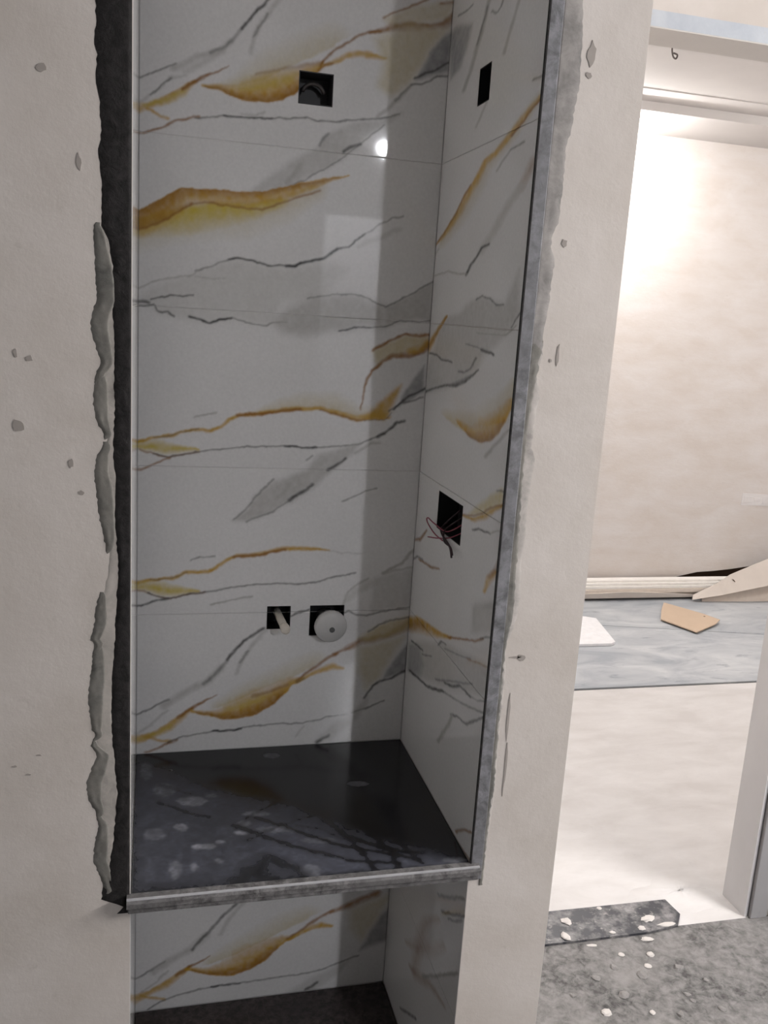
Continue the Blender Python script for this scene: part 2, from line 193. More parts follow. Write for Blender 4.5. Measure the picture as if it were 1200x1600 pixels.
 ('S','d',0.8960000000000001,1.5,[(507,850,4.4,4.4),(524,877,4.4,4.4),(541,889,4.4,4.4),(568,894,4.4,4.4),(587,906,4.4,4.4),(605,915,4.4,4.4)]),
 ('A','a',0.55,8.0,[(393,745),(435,790),(472,807),(515,853),(512,827),(481,788),(430,746)]),
 ('S','d',0.8960000000000001,1.5,[(400,744,6.3,6.3),(412,752,6.3,6.3),(428,760,6.3,6.3)]),
 ('S','a',0.56,1.5,[(352,763,3.7,3.7),(359,775,3.6,3.6),(369,786,3.6,3.6)]),
 ('S','d',0.672,1.5,[(-12,169,4.0,4.0),(10,175,4.0,4.0),(41,193,4.0,4.0),(67,208,4.0,4.0)]),
 ('S','a',0.672,1.5,[(42,186,13.9,13.9),(82,212,13.9,13.9),(128,237,13.9,13.9),(160,267,13.8,13.8)]),
 ('S','d',0.784,1.5,[(128,233,6.0,6.0),(164,273,5.9,5.9),(197,314,5.9,5.9),(226,341,5.9,5.9),(258,378,5.9,5.9),(279,410,5.8,5.8)]),
 ('S','a',0.56,1.5,[(194,266,7.9,7.9),(212,305,7.9,7.9),(233,330,7.9,7.9),(261,369,7.8,7.8)]),
 ('S','a',0.672,1.5,[(16,134,4.8,4.8),(49,157,4.8,4.8),(73,182,4.8,4.8)]),
 ('S','g',0.85,2,[(-7,115,13.9,17.4),(35,132,7.0,10.4),(68,151,7.0,17.4),(97,172,7.0,13.9),(123,189,5.2,8.7)]),
 ('S','b',0.9,2,[(93,169,5.2,7.0),(122,187,7.0,7.0),(147,200,3.5,5.2),(170,210,1.7,1.7)]),
 ('S','g',0.784,1.5,[(13,124,5.2,5.2),(42,113,5.2,5.2),(68,106,5.3,5.3)]),
 ('S','d',0.672,1.5,[(28,84,3.6,3.6),(57,101,3.6,3.6),(93,113,3.6,3.6),(145,123,3.7,3.7),(190,125,3.7,3.7)]),
 ('S','k',0.8960000000000001,1.5,[(175,126,4.1,4.1),(205,125,4.1,4.1),(243,127,4.1,4.1)]),
 ('S','d',0.672,1.5,[(235,126,3.5,3.5),(281,128,3.5,3.5),(327,131,3.5,3.5),(382,129,3.5,3.5),(437,137,3.6,3.6),(500,156,3.6,3.6),(532,166,3.6,3.6)]),
 ('S','o',0.6,1,[(174,191,24.5,3.5),(233,209,45.6,3.5),(293,236,49.2,3.5),(353,264,52.8,3.5),(399,285,42.3,7.1)]),
 ('S','g',0.95,2.2,[(114,183,5.2,5.2),(152,168,14.0,5.3),(189,155,38.8,3.5),(227,152,63.9,3.5),(265,163,71.1,3.6),(298,181,67.6,3.6),(324,208,46.1,3.5),(345,226,24.8,3.5),(364,236,10.6,5.3)]),
 ('S','b',0.85,1,[(129,176,3.5,3.5),(167,162,10.5,3.5),(204,155,17.7,5.3),(242,155,23.1,5.3),(280,171,24.9,5.3),(310,192,21.3,5.3),(327,211,14.2,5.3)]),
 ('S','b',0.8960000000000001,1.5,[(354,234,6.1,6.1),(382,252,6.1,6.1),(407,270,6.1,6.1),(438,289,6.1,6.1),(461,298,6.1,6.1)]),
 ('S','b',0.85,1.5,[(453,296,5.3,5.3),(476,302,8.9,10.6),(500,310,12.4,14.2),(531,322,10.7,14.2),(570,335,10.7,14.2)]),
 ('S','g',0.9,2,[(355,229,5.3,3.5),(385,246,8.9,5.3),(412,257,12.4,7.1),(436,261,10.7,8.9),(460,256,5.4,5.4)]),
 ('A','o',0.5,18.0,[(500,296),(571,323),(603,323),(575,255),(538,206),(508,245)]),
 ('A','c',0.7,9.2,[(611,301),(582,272),(553,218),(534,179),(579,191),(614,205)]),
 ('A','a',0.55,9.2,[(360,85),(422,121),(500,151),(516,163),(486,122),(424,76)]),
 ('S','d',0.8960000000000001,1.5,[(404,86,6.3,6.3),(420,93,6.3,6.3),(432,102,6.3,6.3)]),
]
VEINS_RIGHT = [
 ('A','c',0.65,7.8,[(-194,2267),(-174,2271),(-139,2249),(-146,2216),(-161,2185),(-182,2178)]),
 ('S','a',0.8960000000000001,1.5,[(-147,2140,7.1,7.1),(-135,2165,7.0,7.0),(-126,2197,6.8,6.8),(-116,2223,6.7,6.7),(-105,2270,6.6,6.6)]),
 ('S','d',0.5040000000000001,1.5,[(-125,2205,3.6,3.6),(-118,2227,3.5,3.5),(-108,2257,3.4,3.4)]),
 ('S','a',0.784,1.5,[(-68,2156,5.0,5.0),(-62,2179,5.0,5.0),(-53,2207,4.9,4.9),(-47,2231,4.8,4.8)]),
 ('S','d',0.672,1.5,[(-174,2288,2.9,2.9),(-156,2283,2.8,2.8),(-142,2284,2.8,2.8)]),
 ('S','d',0.672,1.5,[(-99,2242,2.6,2.6),(-89,2233,2.6,2.6),(-81,2237,2.5,2.5),(-78,2245,2.5,2.5)]),
 ('S','a',0.672,1.5,[(-113,2058,4.1,4.1),(-103,2074,4.0,4.0),(-95,2091,4.0,4.0)]),
 ('S','o',0.6,1,[(-175,1868,5.3,21.1),(-139,1911,7.5,32.6),(-108,1954,7.1,31.0),(-88,1983,9.2,23.1),(-51,2004,15.2,15.2),(-12,2038,16.2,10.1),(2,2054,11.8,7.9)]),
 ('S','g',0.9,2,[(-191,1859,1.4,2.7),(-165,1886,3.9,13.0),(-139,1919,3.8,17.5),(-125,1942,4.9,17.1),(-107,1961,4.8,14.3),(-89,1990,5.8,11.5),(-69,1996,5.6,8.9),(-46,2013,8.6,7.5),(-26,2028,10.4,5.2),(-8,2043,9.0,4.0),(2,2050,7.9,3.9)]),
 ('S','b',0.784,1.5,[(-195,1857,3.4,3.4),(-170,1880,3.3,3.3),(-144,1913,3.2,3.2),(-130,1938,3.1,3.1),(-115,1957,3.0,3.0)]),
 ('S','b',0.8960000000000001,1.5,[(-41,2013,3.7,3.7),(-23,2027,3.6,3.6),(-10,2041,3.5,3.5),(4,2049,3.4,3.4)]),
 ('S','d',0.672,1.5,[(-14,2083,2.3,2.3),(-7,2082,2.3,2.3),(1,2081,2.3,2.3)]),
 ('S','a',1,1.5,[(-63,1966,3.2,3.2),(-53,1979,3.1,3.1),(-41,1991,3.1,3.1),(-20,1994,3.0,3.0)]),
 ('S','d',0.56,1.5,[(-41,1991,2.0,2.0),(-28,1992,1.9,1.9),(-18,1995,1.9,1.9)]),
 ('S','b',0.5,1,[(-19,1922,8.3,8.3),(-9,1942,10.2,10.2),(1,1960,12.0,12.0)]),
 ('S','l',1,1.5,[(-81,1835,10.7,10.7),(-55,1871,10.2,10.2),(-36,1903,9.9,9.9),(-17,1927,9.5,9.5)]),
 ('S','d',0.9520000000000001,1.5,[(-109,1795,3.9,3.9),(-100,1812,3.9,3.9),(-88,1827,3.8,3.8),(-81,1839,3.7,3.7),(-67,1844,3.7,3.7)]),
 ('S','a',0.8960000000000001,1.5,[(-189,1797,2.8,2.8),(-152,1804,2.7,2.7),(-129,1798,2.6,2.6),(-107,1796,2.5,2.5)]),
 ('S','a',0.672,1.5,[(-193,1839,3.9,3.9),(-182,1850,3.8,3.8)]),
 ('A','a',0.6,8.3,[(-176,1644),(-159,1702),(-144,1716),(-117,1723),(-95,1745),(-73,1755),(-47,1747),(-28,1743),(-15,1776),(-8,1797),(-1,1727),(-11,1704),(-37,1672),(-57,1652),(-70,1624),(-102,1595),(-130,1577),(-190,1552),(-192,1609)]),
 ('S','d',0.7280000000000001,1.5,[(-83,1749,2.4,2.4),(-73,1755,2.4,2.4),(-56,1751,2.3,2.3),(-42,1740,2.3,2.3),(-30,1740,2.2,2.2)]),
 ('S','d',1,1.5,[(-63,1661,4.2,4.2),(-51,1659,4.2,4.2),(-40,1656,4.1,4.1)]),
 ('S','d',0.6160000000000001,1.5,[(-97,1668,2.2,2.2),(-73,1665,2.2,2.2),(-60,1660,2.1,2.1)]),
 ('S','d',0.8960000000000001,1.5,[(-184,1638,3.5,3.5),(-166,1637,3.4,3.4),(-152,1630,3.3,3.3),(-126,1629,3.2,3.2)]),
 ('S','d',0.9,1.5,[(-191,1555,2.8,4.2),(-163,1570,2.7,4.0),(-134,1582,3.9,3.9),(-113,1585,8.7,5.0),(-93,1597,9.7,3.6),(-78,1613,3.6,3.6),(-66,1625,2.3,2.3)]),
 ('S','d',0.672,1.5,[(-109,1614,2.9,2.9),(-95,1615,2.8,2.8),(-83,1624,2.7,2.7),(-73,1645,2.7,2.7)]),
 ('S','d',0.672,1.5,[(-13,1704,2.2,2.2),(-6,1717,2.2,2.2),(1,1729,2.1,2.1)]),
 ('S','a',1,1.5,[(-76,1690,2.2,2.2),(-44,1690,2.1,2.1),(-21,1691,2.0,2.0),(-5,1707,1.9,1.9)]),
 ('S','g',0.9,2,[(-195,1642,11.1,11.1),(-180,1665,9.5,8.1),(-165,1690,6.6,5.3),(-147,1716,3.9,2.6)]),
 ('S','b',0.6,1,[(-195,1642,5.6,5.6),(-180,1665,5.4,5.4),(-165,1690,4.0,4.0),(-147,1716,3.9,2.6)]),
 ('S','o',0.7,1,[(-125,1517,23.0,5.1),(-90,1508,43.9,3.7),(-51,1499,71.5,3.5),(-22,1522,66.0,3.3),(-1,1573,42.2,3.2),(4,1615,14.6,3.1)]),
 ('S','g',0.9,1.8,[(-100,1516,9.9,3.7),(-75,1503,23.9,3.6),(-51,1500,41.5,3.5),(-32,1510,44.7,3.4),(-19,1530,37.2,3.3),(-8,1555,23.5,3.2),(0,1581,12.6,3.2)]),
 ('S','b',0.85,1,[(-81,1505,6.0,3.6),(-64,1499,14.1,3.5),(-48,1500,20.7,3.4),(-32,1510,17.9,3.4),(-21,1526,11.0,3.3),(-10,1551,4.3,3.2)]),
 ('S','a',0.784,1.5,[(-39,1477,3.9,3.9),(-28,1496,3.8,3.8),(-16,1514,3.8,3.8),(-1,1539,3.7,3.7)]),
 ('A','y',0.55,5.7,[(-64,1356),(-46,1383),(-24,1414),(-3,1439),(5,1420),(-16,1393),(-36,1372)]),
 ('S','g',0.9,1.5,[(-75,1349,3.6,3.6),(-51,1357,3.5,7.0),(-30,1376,3.4,7.9),(-14,1396,4.4,5.5),(5,1416,4.3,3.2)]),
 ('S','b',0.672,1.5,[(-75,1351,2.8,2.8),(-51,1363,2.7,2.7),(-33,1379,2.6,2.6),(-19,1397,2.6,2.6),(0,1412,2.5,2.5)]),
 ('S','d',0.672,1.5,[(-12,1430,2.5,2.5),(-3,1435,2.5,2.5),(3,1436,2.5,2.5)]),
 ('S','d',0.8960000000000001,1.5,[(-51,1336,3.0,3.0),(-39,1346,2.9,2.9),(-29,1347,2.9,2.9),(-18,1352,2.8,2.8)]),
 ('S','a',0.784,1.5,[(-18,1352,2.1,2.1),(9,1376,2.0,2.0)]),
 ('S','b',0.85,1.5,[(-190,1225,4.3,4.3),(-175,1235,4.2,5.6),(-165,1252,4.2,4.2),(-157,1267,2.7,2.7)]),
 ('S','b',0.85,1.5,[(-172,1190,4.2,2.8),(-156,1195,5.5,4.1),(-138,1199,5.4,4.0),(-118,1211,2.6,2.6)]),
 ('S','d',0.672,1.5,[(-191,1179,3.3,3.3),(-177,1194,3.3,3.3),(-163,1198,3.2,3.2)]),
 ('S','g',0.85,1.5,[(-19,1244,3.4,3.4),(-12,1272,6.7,6.7),(-4,1290,5.5,7.7),(9,1308,3.2,4.3)]),
 ('S','b',0.6,1.5,[(-12,1277,4.5,4.5),(-4,1293,4.4,4.4),(3,1318,4.3,4.3)]),
 ('A','l',0.7,7.0,[(-38,1200),(4,1246),(5,1195),(-36,1150)]),
 ('S','g',0.95,2,[(-191,1029,14.6,20.5),(-165,1059,8.5,28.2),(-143,1070,8.2,24.7),(-119,1079,6.6,15.9),(-96,1089,5.1,7.7),(-78,1101,3.8,3.8)]),
 ('S','b',0.6,1,[(-190,1021,11.7,14.6),(-164,1051,8.5,14.1),(-146,1062,6.9,11.0)]),
 ('S','b',0.8960000000000001,1.5,[(-84,1096,2.9,2.9),(-56,1120,2.8,2.8),(-27,1144,2.7,2.7),(-12,1163,2.6,2.6)]),
 ('S','d',0.672,1.5,[(-18,1157,2.1,2.1),(2,1180,2.0,2.0)]),
 ('A','a',0.6,8.7,[(-185,987),(-146,1026),(-98,1071),(-40,1106),(7,1129),(10,1076),(-60,1011),(-122,962),(-180,922)]),
 ('A','c',0.5,7.3,[(-186,982),(-154,1009),(-138,979),(-148,939),(-184,918)]),
 ('S','d',1,1.5,[(-177,926,4.7,4.7),(-149,937,4.5,4.5),(-124,946,4.4,4.4),(-104,963,4.2,4.2),(-85,980,4.1,4.1)]),
 ('S','d',0.6160000000000001,1.5,[(-92,975,3.3,3.3),(-66,991,3.2,3.2),(-42,1004,3.0,3.0),(6,1040,2.8,2.8)]),
 ('S','d',0.9520000000000001,1.5,[(-84,1000,3.5,3.5),(-66,1011,3.4,3.4),(-50,1031,3.4,3.4),(-36,1035,3.3,3.3),(-28,1035,3.2,3.2)]),
 ('S','d',0.56,1.5,[(-106,982,2.7,2.7),(-76,1013,2.6,2.6),(-41,1046,2.5,2.5),(-25,1063,2.4,2.4)]),
 ('S','d',0.56,1.5,[(-36,1031,2.5,2.5),(-14,1043,2.4,2.4),(8,1065,2.3,2.3)]),
 ('S','d',0.8960000000000001,1.5,[(-177,997,3.6,3.6),(-160,1003,3.6,3.6),(-145,1007,3.5,3.5)]),
 ('S','d',0.784,1.5,[(-106,1057,2.7,2.7),(-98,1073,2.7,2.7),(-87,1077,2.6,2.6)]),
 ('S','d',0.672,1.5,[(-144,998,2.5,2.5),(-120,1019,2.5,2.5)]),
 ('S','d',0.56,1.5,[(-89,1066,2.4,2.4),(-53,1088,2.2,2.2),(-33,1103,2.2,2.2)]),
 ('S','b',0.56,1.5,[(-39,1096,2.5,2.5),(-14,1113,2.4,2.4),(7,1126,2.3,2.3)]),
 ('S','d',0.8400000000000001,1.5,[(-64,955,3.2,3.2),(-51,968,3.1,3.1),(-40,972,3.0,3.0),(-30,977,3.0,3.0),(-10,1010,2.9,2.9),(6,1034,2.8,2.8)]),
 ('S','a',1,1.5,[(-88,867,4.2,4.2),(-75,905,4.1,4.1),(-65,938,4.0,4.0),(-61,957,4.0,4.0)]),
 ('S','b',0.784,1.5,[(-32,751,3.1,3.1),(-17,780,3.0,3.0),(-2,798,2.9,2.9)]),
 ('S','b',0.8,1.5,[(-25,738,2.4,2.4),(-13,740,4.8,3.6),(0,745,3.5,3.5)]),
 ('S','b',0.38,1,[(-103,287,12.6,12.6),(-96,352,15.2,15.2),(-91,405,15.1,15.1),(-80,459,12.1,12.1),(-51,524,6.4,6.4)]),
 ('S','b',0.34,1,[(-129,314,5.8,5.8),(-100,359,12.5,12.5),(-66,426,14.5,14.5),(-35,494,8.8,8.8)]),
 ('S','b',0.42,1,[(-113,283,7.1,7.1),(-91,306,12.4,12.4),(-65,346,10.6,10.6),(-43,367,9.0,9.0),(-24,379,6.3,6.3)]),
 ('S','d',0.672,1.5,[(-58,566,3.3,3.3),(-36,601,3.2,3.2),(-4,657,3.0,3.0)]),
 ('S','d',0.784,1.5,[(-47,549,3.2,3.2),(-25,583,3.1,3.1),(-7,615,3.0,3.0),(9,642,2.9,2.9)]),
 ('S','d',0.672,1.5,[(-32,560,2.9,2.9),(-16,585,2.8,2.8),(-4,611,2.7,2.7)]),
 ('S','a',0.8960000000000001,1.5,[(-78,331,3.4,3.4),(-35,426,3.2,3.2),(-3,499,3.0,3.0)]),
 ('A','l',0.7,10.6,[(-76,455),(-44,523),(-39,498),(-67,438)]),
 ('S','d',0.672,1.5,[(-131,134,3.4,3.4),(-103,180,3.3,3.3),(-86,208,3.2,3.2)]),
]
DUST_COUNTER = [
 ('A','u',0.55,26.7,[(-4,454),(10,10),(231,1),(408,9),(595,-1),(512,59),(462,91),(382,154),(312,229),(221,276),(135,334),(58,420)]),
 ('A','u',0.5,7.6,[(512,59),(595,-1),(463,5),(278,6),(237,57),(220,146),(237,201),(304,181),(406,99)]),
 ('A','v',0.55,4.8,[(141,277),(132,265),(111,262),(91,271),(83,285),(92,298),(113,301),(133,292)]),
 ('A','v',0.5,4.5,[(100,188),(95,178),(86,176),(77,181),(73,192),(77,201),(87,204),(96,199)]),
 ('A','v',0.6,4.4,[(150,117),(143,111),(127,111),(111,116),(105,124),(112,129),(128,130),(143,125)]),
 ('A','v',0.55,4.6,[(218,185),(213,178),(203,176),(194,181),(190,188),(195,195),(205,197),(214,192)]),
 ('A','v',0.6,4.5,[(210,153),(205,148),(195,147),(185,151),(181,157),(186,162),(196,163),(206,159)]),
 ('A','v',0.45,4.7,[(261,214),(252,208),(232,208),(213,214),(205,222),(214,227),(234,227),(253,222)]),
 ('A','v',0.4,4.6,[(306,152),(293,145),(265,146),(238,153),(227,163),(240,170),(268,170),(296,162)]),
 ('A','v',0.25,4.9,[(81,330),(74,310),(57,304),(41,314),(34,336),(41,356),(58,363),(75,352)]),
 ('A','v',0.35,4.2,[(86,53),(82,33),(74,26),(67,35),(64,57),(68,77),(76,85),(84,75)]),
 ('A','v',0.25,4.4,[(61,169),(55,155),(40,151),(25,159),(18,175),(24,190),(40,194),(55,186)]),
 ('A','v',0.35,4.3,[(328,16),(320,4),(304,1),(290,8),(286,23),(295,35),(310,39),(324,31)]),
 ('A','v',0.35,4.2,[(113,58),(111,51),(106,48),(101,52),(99,60),(101,67),(106,70),(111,66)]),
 ('A','v',0.3,4.3,[(157,69),(154,65),(148,63),(142,66),(140,72),(143,77),(149,78),(154,75)]),
 ('A','v',0.35,4.5,[(372,104),(361,99),(337,99),(314,105),(306,114),(317,119),(341,119),(364,112)]),
 ('A','v',0.6,4.5,[(595,8),(587,4),(571,4),(556,9),(551,15),(559,19),(575,19),(590,14)]),
 ('A','v',0.35,5.3,[(308,449),(302,442),(290,440),(278,445),(274,453),(280,460),(292,462),(304,457)]),
 ('A','v',0.3,5.1,[(478,301),(470,295),(454,294),(440,299),(435,307),(443,313),(459,314),(473,309)]),
 ('A','v',0.3,5.0,[(36,410),(32,383),(22,374),(12,386),(7,413),(11,440),(21,451),(32,438)]),
 ('A','v',0.5,4.4,[(166,129),(163,125),(157,124),(151,127),(149,132),(152,136),(158,137),(164,134)]),
 ('A','v',0.3,4.8,[(163,295),(159,289),(151,288),(142,291),(139,298),(143,304),(152,306),(160,302)]),
 ('S','k',1,1.5,[(236,493,12.4,12.4),(277,392,12.0,12.0),(317,263,11.3,11.3),(354,195,11.0,11.0),(384,133,10.7,10.7),(410,64,10.4,10.4),(423,2,10.1,10.1)]),
 ('S','k',0.784,1.5,[(287,472,7.7,7.7),(322,386,7.4,7.4),(349,312,7.2,7.2),(377,254,7.0,7.0)]),
 ('S','k',0.9520000000000001,1.5,[(189,183,9.8,9.8),(246,132,9.6,9.6),(292,94,9.5,9.5),(352,59,9.4,9.4),(392,36,9.4,9.4),(471,15,9.4,9.4)]),
 ('S','k',1,1.5,[(231,202,10.0,10.0),(279,168,9.9,9.9),(325,126,9.7,9.7),(365,95,9.7,9.7),(406,72,9.6,9.6),(463,47,9.6,9.6),(508,24,9.6,9.6)]),
 ('S','k',1,1.5,[(397,110,11.4,11.4),(427,88,11.4,11.4),(461,62,11.3,11.3),(519,41,11.3,11.3)]),
 ('S','k',0.9520000000000001,1.5,[(426,164,11.8,11.8),(447,103,11.5,11.5),(465,56,11.3,11.3),(467,0,10.9,10.9)]),
 ('S','k',0.8960000000000001,1.5,[(469,141,10.1,10.1),(487,97,9.9,9.9),(498,51,9.7,9.7),(513,11,9.5,9.5)]),
 ('S','k',0.784,1.5,[(45,282,8.3,8.3),(80,259,8.3,8.3),(102,238,8.2,8.2),(141,218,8.2,8.2)]),
 ('S','k',0.56,1.5,[(52,352,7.8,7.8),(87,329,7.7,7.7),(110,308,7.7,7.7)]),
 ('S','k',0.672,1.5,[(207,128,7.1,7.1),(256,161,7.3,7.3),(304,181,7.5,7.5),(362,205,7.7,7.7)]),
 ('S','k',0.56,1.5,[(188,171,6.5,6.5),(227,219,6.7,6.7),(279,256,6.9,6.9),(320,286,7.1,7.1)]),
 ('S','k',0.9520000000000001,1.5,[(182,8,25.0,25.0),(198,32,25.5,25.5),(213,25,25.5,25.5),(234,5,25.3,25.3)]),
 ('S','k',0.8960000000000001,1.5,[(220,42,19.7,19.7),(239,71,20.1,20.1),(253,55,20.0,20.0),(282,28,19.8,19.8),(294,4,19.6,19.6)]),
 ('S','k',0.672,1.5,[(302,165,6.6,6.6),(346,148,6.6,6.6),(384,107,6.5,6.5)]),
 ('S','k',0.56,1.5,[(151,408,9.1,9.1),(176,392,9.0,9.0),(205,362,8.9,8.9),(249,307,8.8,8.8)]),
]
LEFT_DARK = [(-48,2145),(-49,2099),(-48,2067),(-52,2051),(-47,2028),(-49,2003),(-44,1971),(-42,1938),(-46,1905),(-42,1871),(-41,1837),(-43,1811),(-34,1786),(-28,1751),(-31,1707),(-26,1662),(-27,1606),(-26,1550),(-29,1493),(-24,1435),(-26,1375),(-20,1315),(-24,1243),(-26,1191),(-30,1127),(-32,1062),(-28,995),(-22,927),(-27,858),(-33,811),(-40,777),(-47,735),(-33,710),(-21,690),(-8,698),(0,712)]
LEFT_MORTAR = [(-44,1820),(-53,1809),(-52,1767),(-50,1732),(-50,1705),(-56,1687),(-58,1667),(-55,1656),(-49,1633),(-44,1618),(-51,1601),(-54,1573),(-55,1559),(-52,1535),(-46,1523),(-39,1512),(-42,1493),(-49,1483),(-55,1456),(-51,1425),(-47,1385),(-41,1355),(-37,1335),(-39,1305),(-45,1274),(-53,1243),(-55,1218),(-62,1192),(-55,1186),(-60,1149),(-65,1096),(-63,1063),(-60,1041),(-54,1030),(-63,1014),(-52,996),(-60,975),(-69,947),(-67,919),(-54,895),(-51,872),(-57,837),(-59,808),(-49,777),(-41,750),(-45,729)]
RIGHT_MORTAR = [(652,2246),(656,2194),(662,2142),(664,2097),(664,2069),(660,2032),(658,2004),(652,1989),(653,1956),(653,1918),(652,1889),(652,1869),(643,1854),(643,1834),(652,1810),(650,1780),(649,1740),(644,1699),(647,1658),(639,1627),(649,1596),(644,1553),(644,1510),(653,1489),(649,1445),(646,1401),(648,1356),(646,1311),(650,1253),(647,1212),(640,1183),(630,1162),(635,1112),(636,1051),(635,990),(636,927),(637,863),(633,799),(628,747),(628,687)]
NICHE_W, NICHE_D = 0.600, 0.492
TOP = 0.74            # counter top height
SLAB = 0.082          # lower slab height
CEIL = 2.90

# ------------------------------------------------------------------ helpers
def tag(o, label=None, cat=None, kind=None, group=None):
    if label: o['label'] = label
    if cat: o['category'] = cat
    if kind: o['kind'] = kind
    if group: o['group'] = group
    return o

def link(o, parent=None):
    COL.objects.link(o)
    if parent is not None:
        o.parent = parent
    return o

def empty(name, loc=(0, 0, 0)):
    o = bpy.data.objects.new(name, None)
    o.empty_display_size = 0.05
    o.location = loc
    return link(o)

class MB:
    def __init__(self):
        self.v, self.f = [], []
    def face(self, pts):
        b = len(self.v)
        self.v += [tuple(p) for p in pts]
        self.f.append(tuple(range(b, b + len(pts))))
    def box(self, x0, x1, y0, y1, z0, z1):
        b = len(self.v)
        self.v += [(x0, y0, z0), (x1, y0, z0), (x1, y1, z0), (x0, y1, z0),
                   (x0, y0, z1), (x1, y0, z1), (x1, y1, z1), (x0, y1, z1)]
        self.f += [tuple(b + i for i in q) for q in
                   ((0, 3, 2, 1), (4, 5, 6, 7), (0, 1, 5, 4), (1, 2, 6, 5), (2, 3, 7, 6), (3, 0, 4, 7))]
        return self
    def prism(self, poly, z0, z1, fn=lambda x, y, z: (x, y, z)):
        n = len(poly); b = len(self.v)
        for z in (z0, z1):
            for i, (x, y) in enumerate(poly):
                zz = z if not callable(z) else z(x, y)
                self.v.append(fn(x, y, zz))
        self.f.append(tuple(b + i for i in range(n - 1, -1, -1)))
        self.f.append(tuple(b + n + i for i in range(n)))
        for i in range(n):
            j = (i + 1) % n
            self.f.append((b + i, b + j, b + n + j, b + n + i))
        return self
    def tube(self, pts, r, n=8, cap=True):
        pts = [Vector(p) for p in pts]
        b = len(self.v); m = len(pts)
        rr = r if isinstance(r, (list, tuple)) else [r] * m
        up = None
        for i, p in enumerate(pts):
            t = (pts[min(i + 1, m - 1)] - pts[max(i - 1, 0)]).normalized()
            if up is None:
                up = Vector((0, 0, 1)) if abs(t.z) < 0.9 else Vector((1, 0, 0))
            a = t.cross(up).normalized(); c = a.cross(t).normalized(); up = c
            for k in range(n):
                an = 2 * math.pi * k / n
                self.v.append(tuple(p + (a * math.cos(an) + c * math.sin(an)) * rr[i]))
        for i in range(m - 1):
            for k in range(n):
                q = (k + 1) % n
                self.f.append((b + i * n + k, b + i * n + q, b + (i + 1) * n + q, b + (i + 1) * n + k))
        if cap:
            self.f.append(tuple(b + k for k in range(n - 1, -1, -1)))
            self.f.append(tuple(b + (m - 1) * n + k for k in range(n)))
        return self
    def build(self, name, mat, parent=None, smooth=False, bevel=0.0):
        me = bpy.data.meshes.new(name)
        me.from_pydata(self.v, [], self.f)
        me.update()
        import bmesh
        bm = bmesh.new(); bm.from_mesh(me)
        bmesh.ops.recalc_face_normals(bm, faces=bm.faces)
        bm.to_mesh(me); bm.free()
        if smooth:
            me.polygons.foreach_set('use_smooth', [True] * len(me.polygons))
        me.materials.append(mat)
        o = bpy.data.objects.new(name, me)
        link(o, parent)
        if bevel:
            md = o.modifiers.new('bevel', 'BEVEL'); md.width = bevel; md.segments = 2; md.limit_method = 'ANGLE'
        return o

def slab_cells(u0, u1, v0, v1, w0, w1, holes, axis):
    """solid slab in the u-v plane, thickness w0..w1, with through holes"""
    us = sorted({u0, u1, *[h[0] for h in holes], *[h[1] for h in holes]})
    vs = sorted({v0, v1, *[h[2] for h in holes], *[h[3] for h in holes]})
    def solid(i, j):
        if i < 0 or j < 0 or i >= len(us) - 1 or j >= len(vs) - 1: return False
        cu, cv = (us[i] + us[i + 1]) / 2, (vs[j] + vs[j + 1]) / 2
        return not any(h[0] < cu < h[1] and h[2] < cv < h[3] for h in holes)
    P = (lambda u, v, w: (u, w, v)) if axis == 'y' else (lambda u, v, w: (w, u, v))
    mb = MB()
    for i in range(len(us) - 1):
        for j in range(len(vs) - 1):
            if not solid(i, j): continue
            a, b, c, d = us[i], us[i + 1], vs[j], vs[j + 1]
            for w in (w0, w1):
                mb.face([P(a, c, w), P(b, c, w), P(b, d, w), P(a, d, w)])
            if not solid(i - 1, j): mb.face([P(a, c, w0), P(a, d, w0), P(a, d, w1), P(a, c, w1)])
            if not solid(i + 1, j): mb.face([P(b, c, w0), P(b, d, w0), P(b, d, w1), P(b, c, w1)])
            if not solid(i, j - 1): mb.face([P(a, c, w0), P(b, c, w0), P(b, c, w1), P(a, c, w1)])
            if not solid(i, j + 1): mb.face([P(a, d, w0), P(b, d, w0), P(b, d, w1), P(a, d, w1)])
    # weld
    idx = {}; vv = []; remap = []
    for p in mb.v:
        k = tuple(round(c, 6) for c in p)
        if k not in idx: idx[k] = len(vv); vv.append(p)
        remap.append(idx[k])
    mb.f = [tuple(remap[i] for i in f) for f in mb.f]; mb.v = vv
    return mb

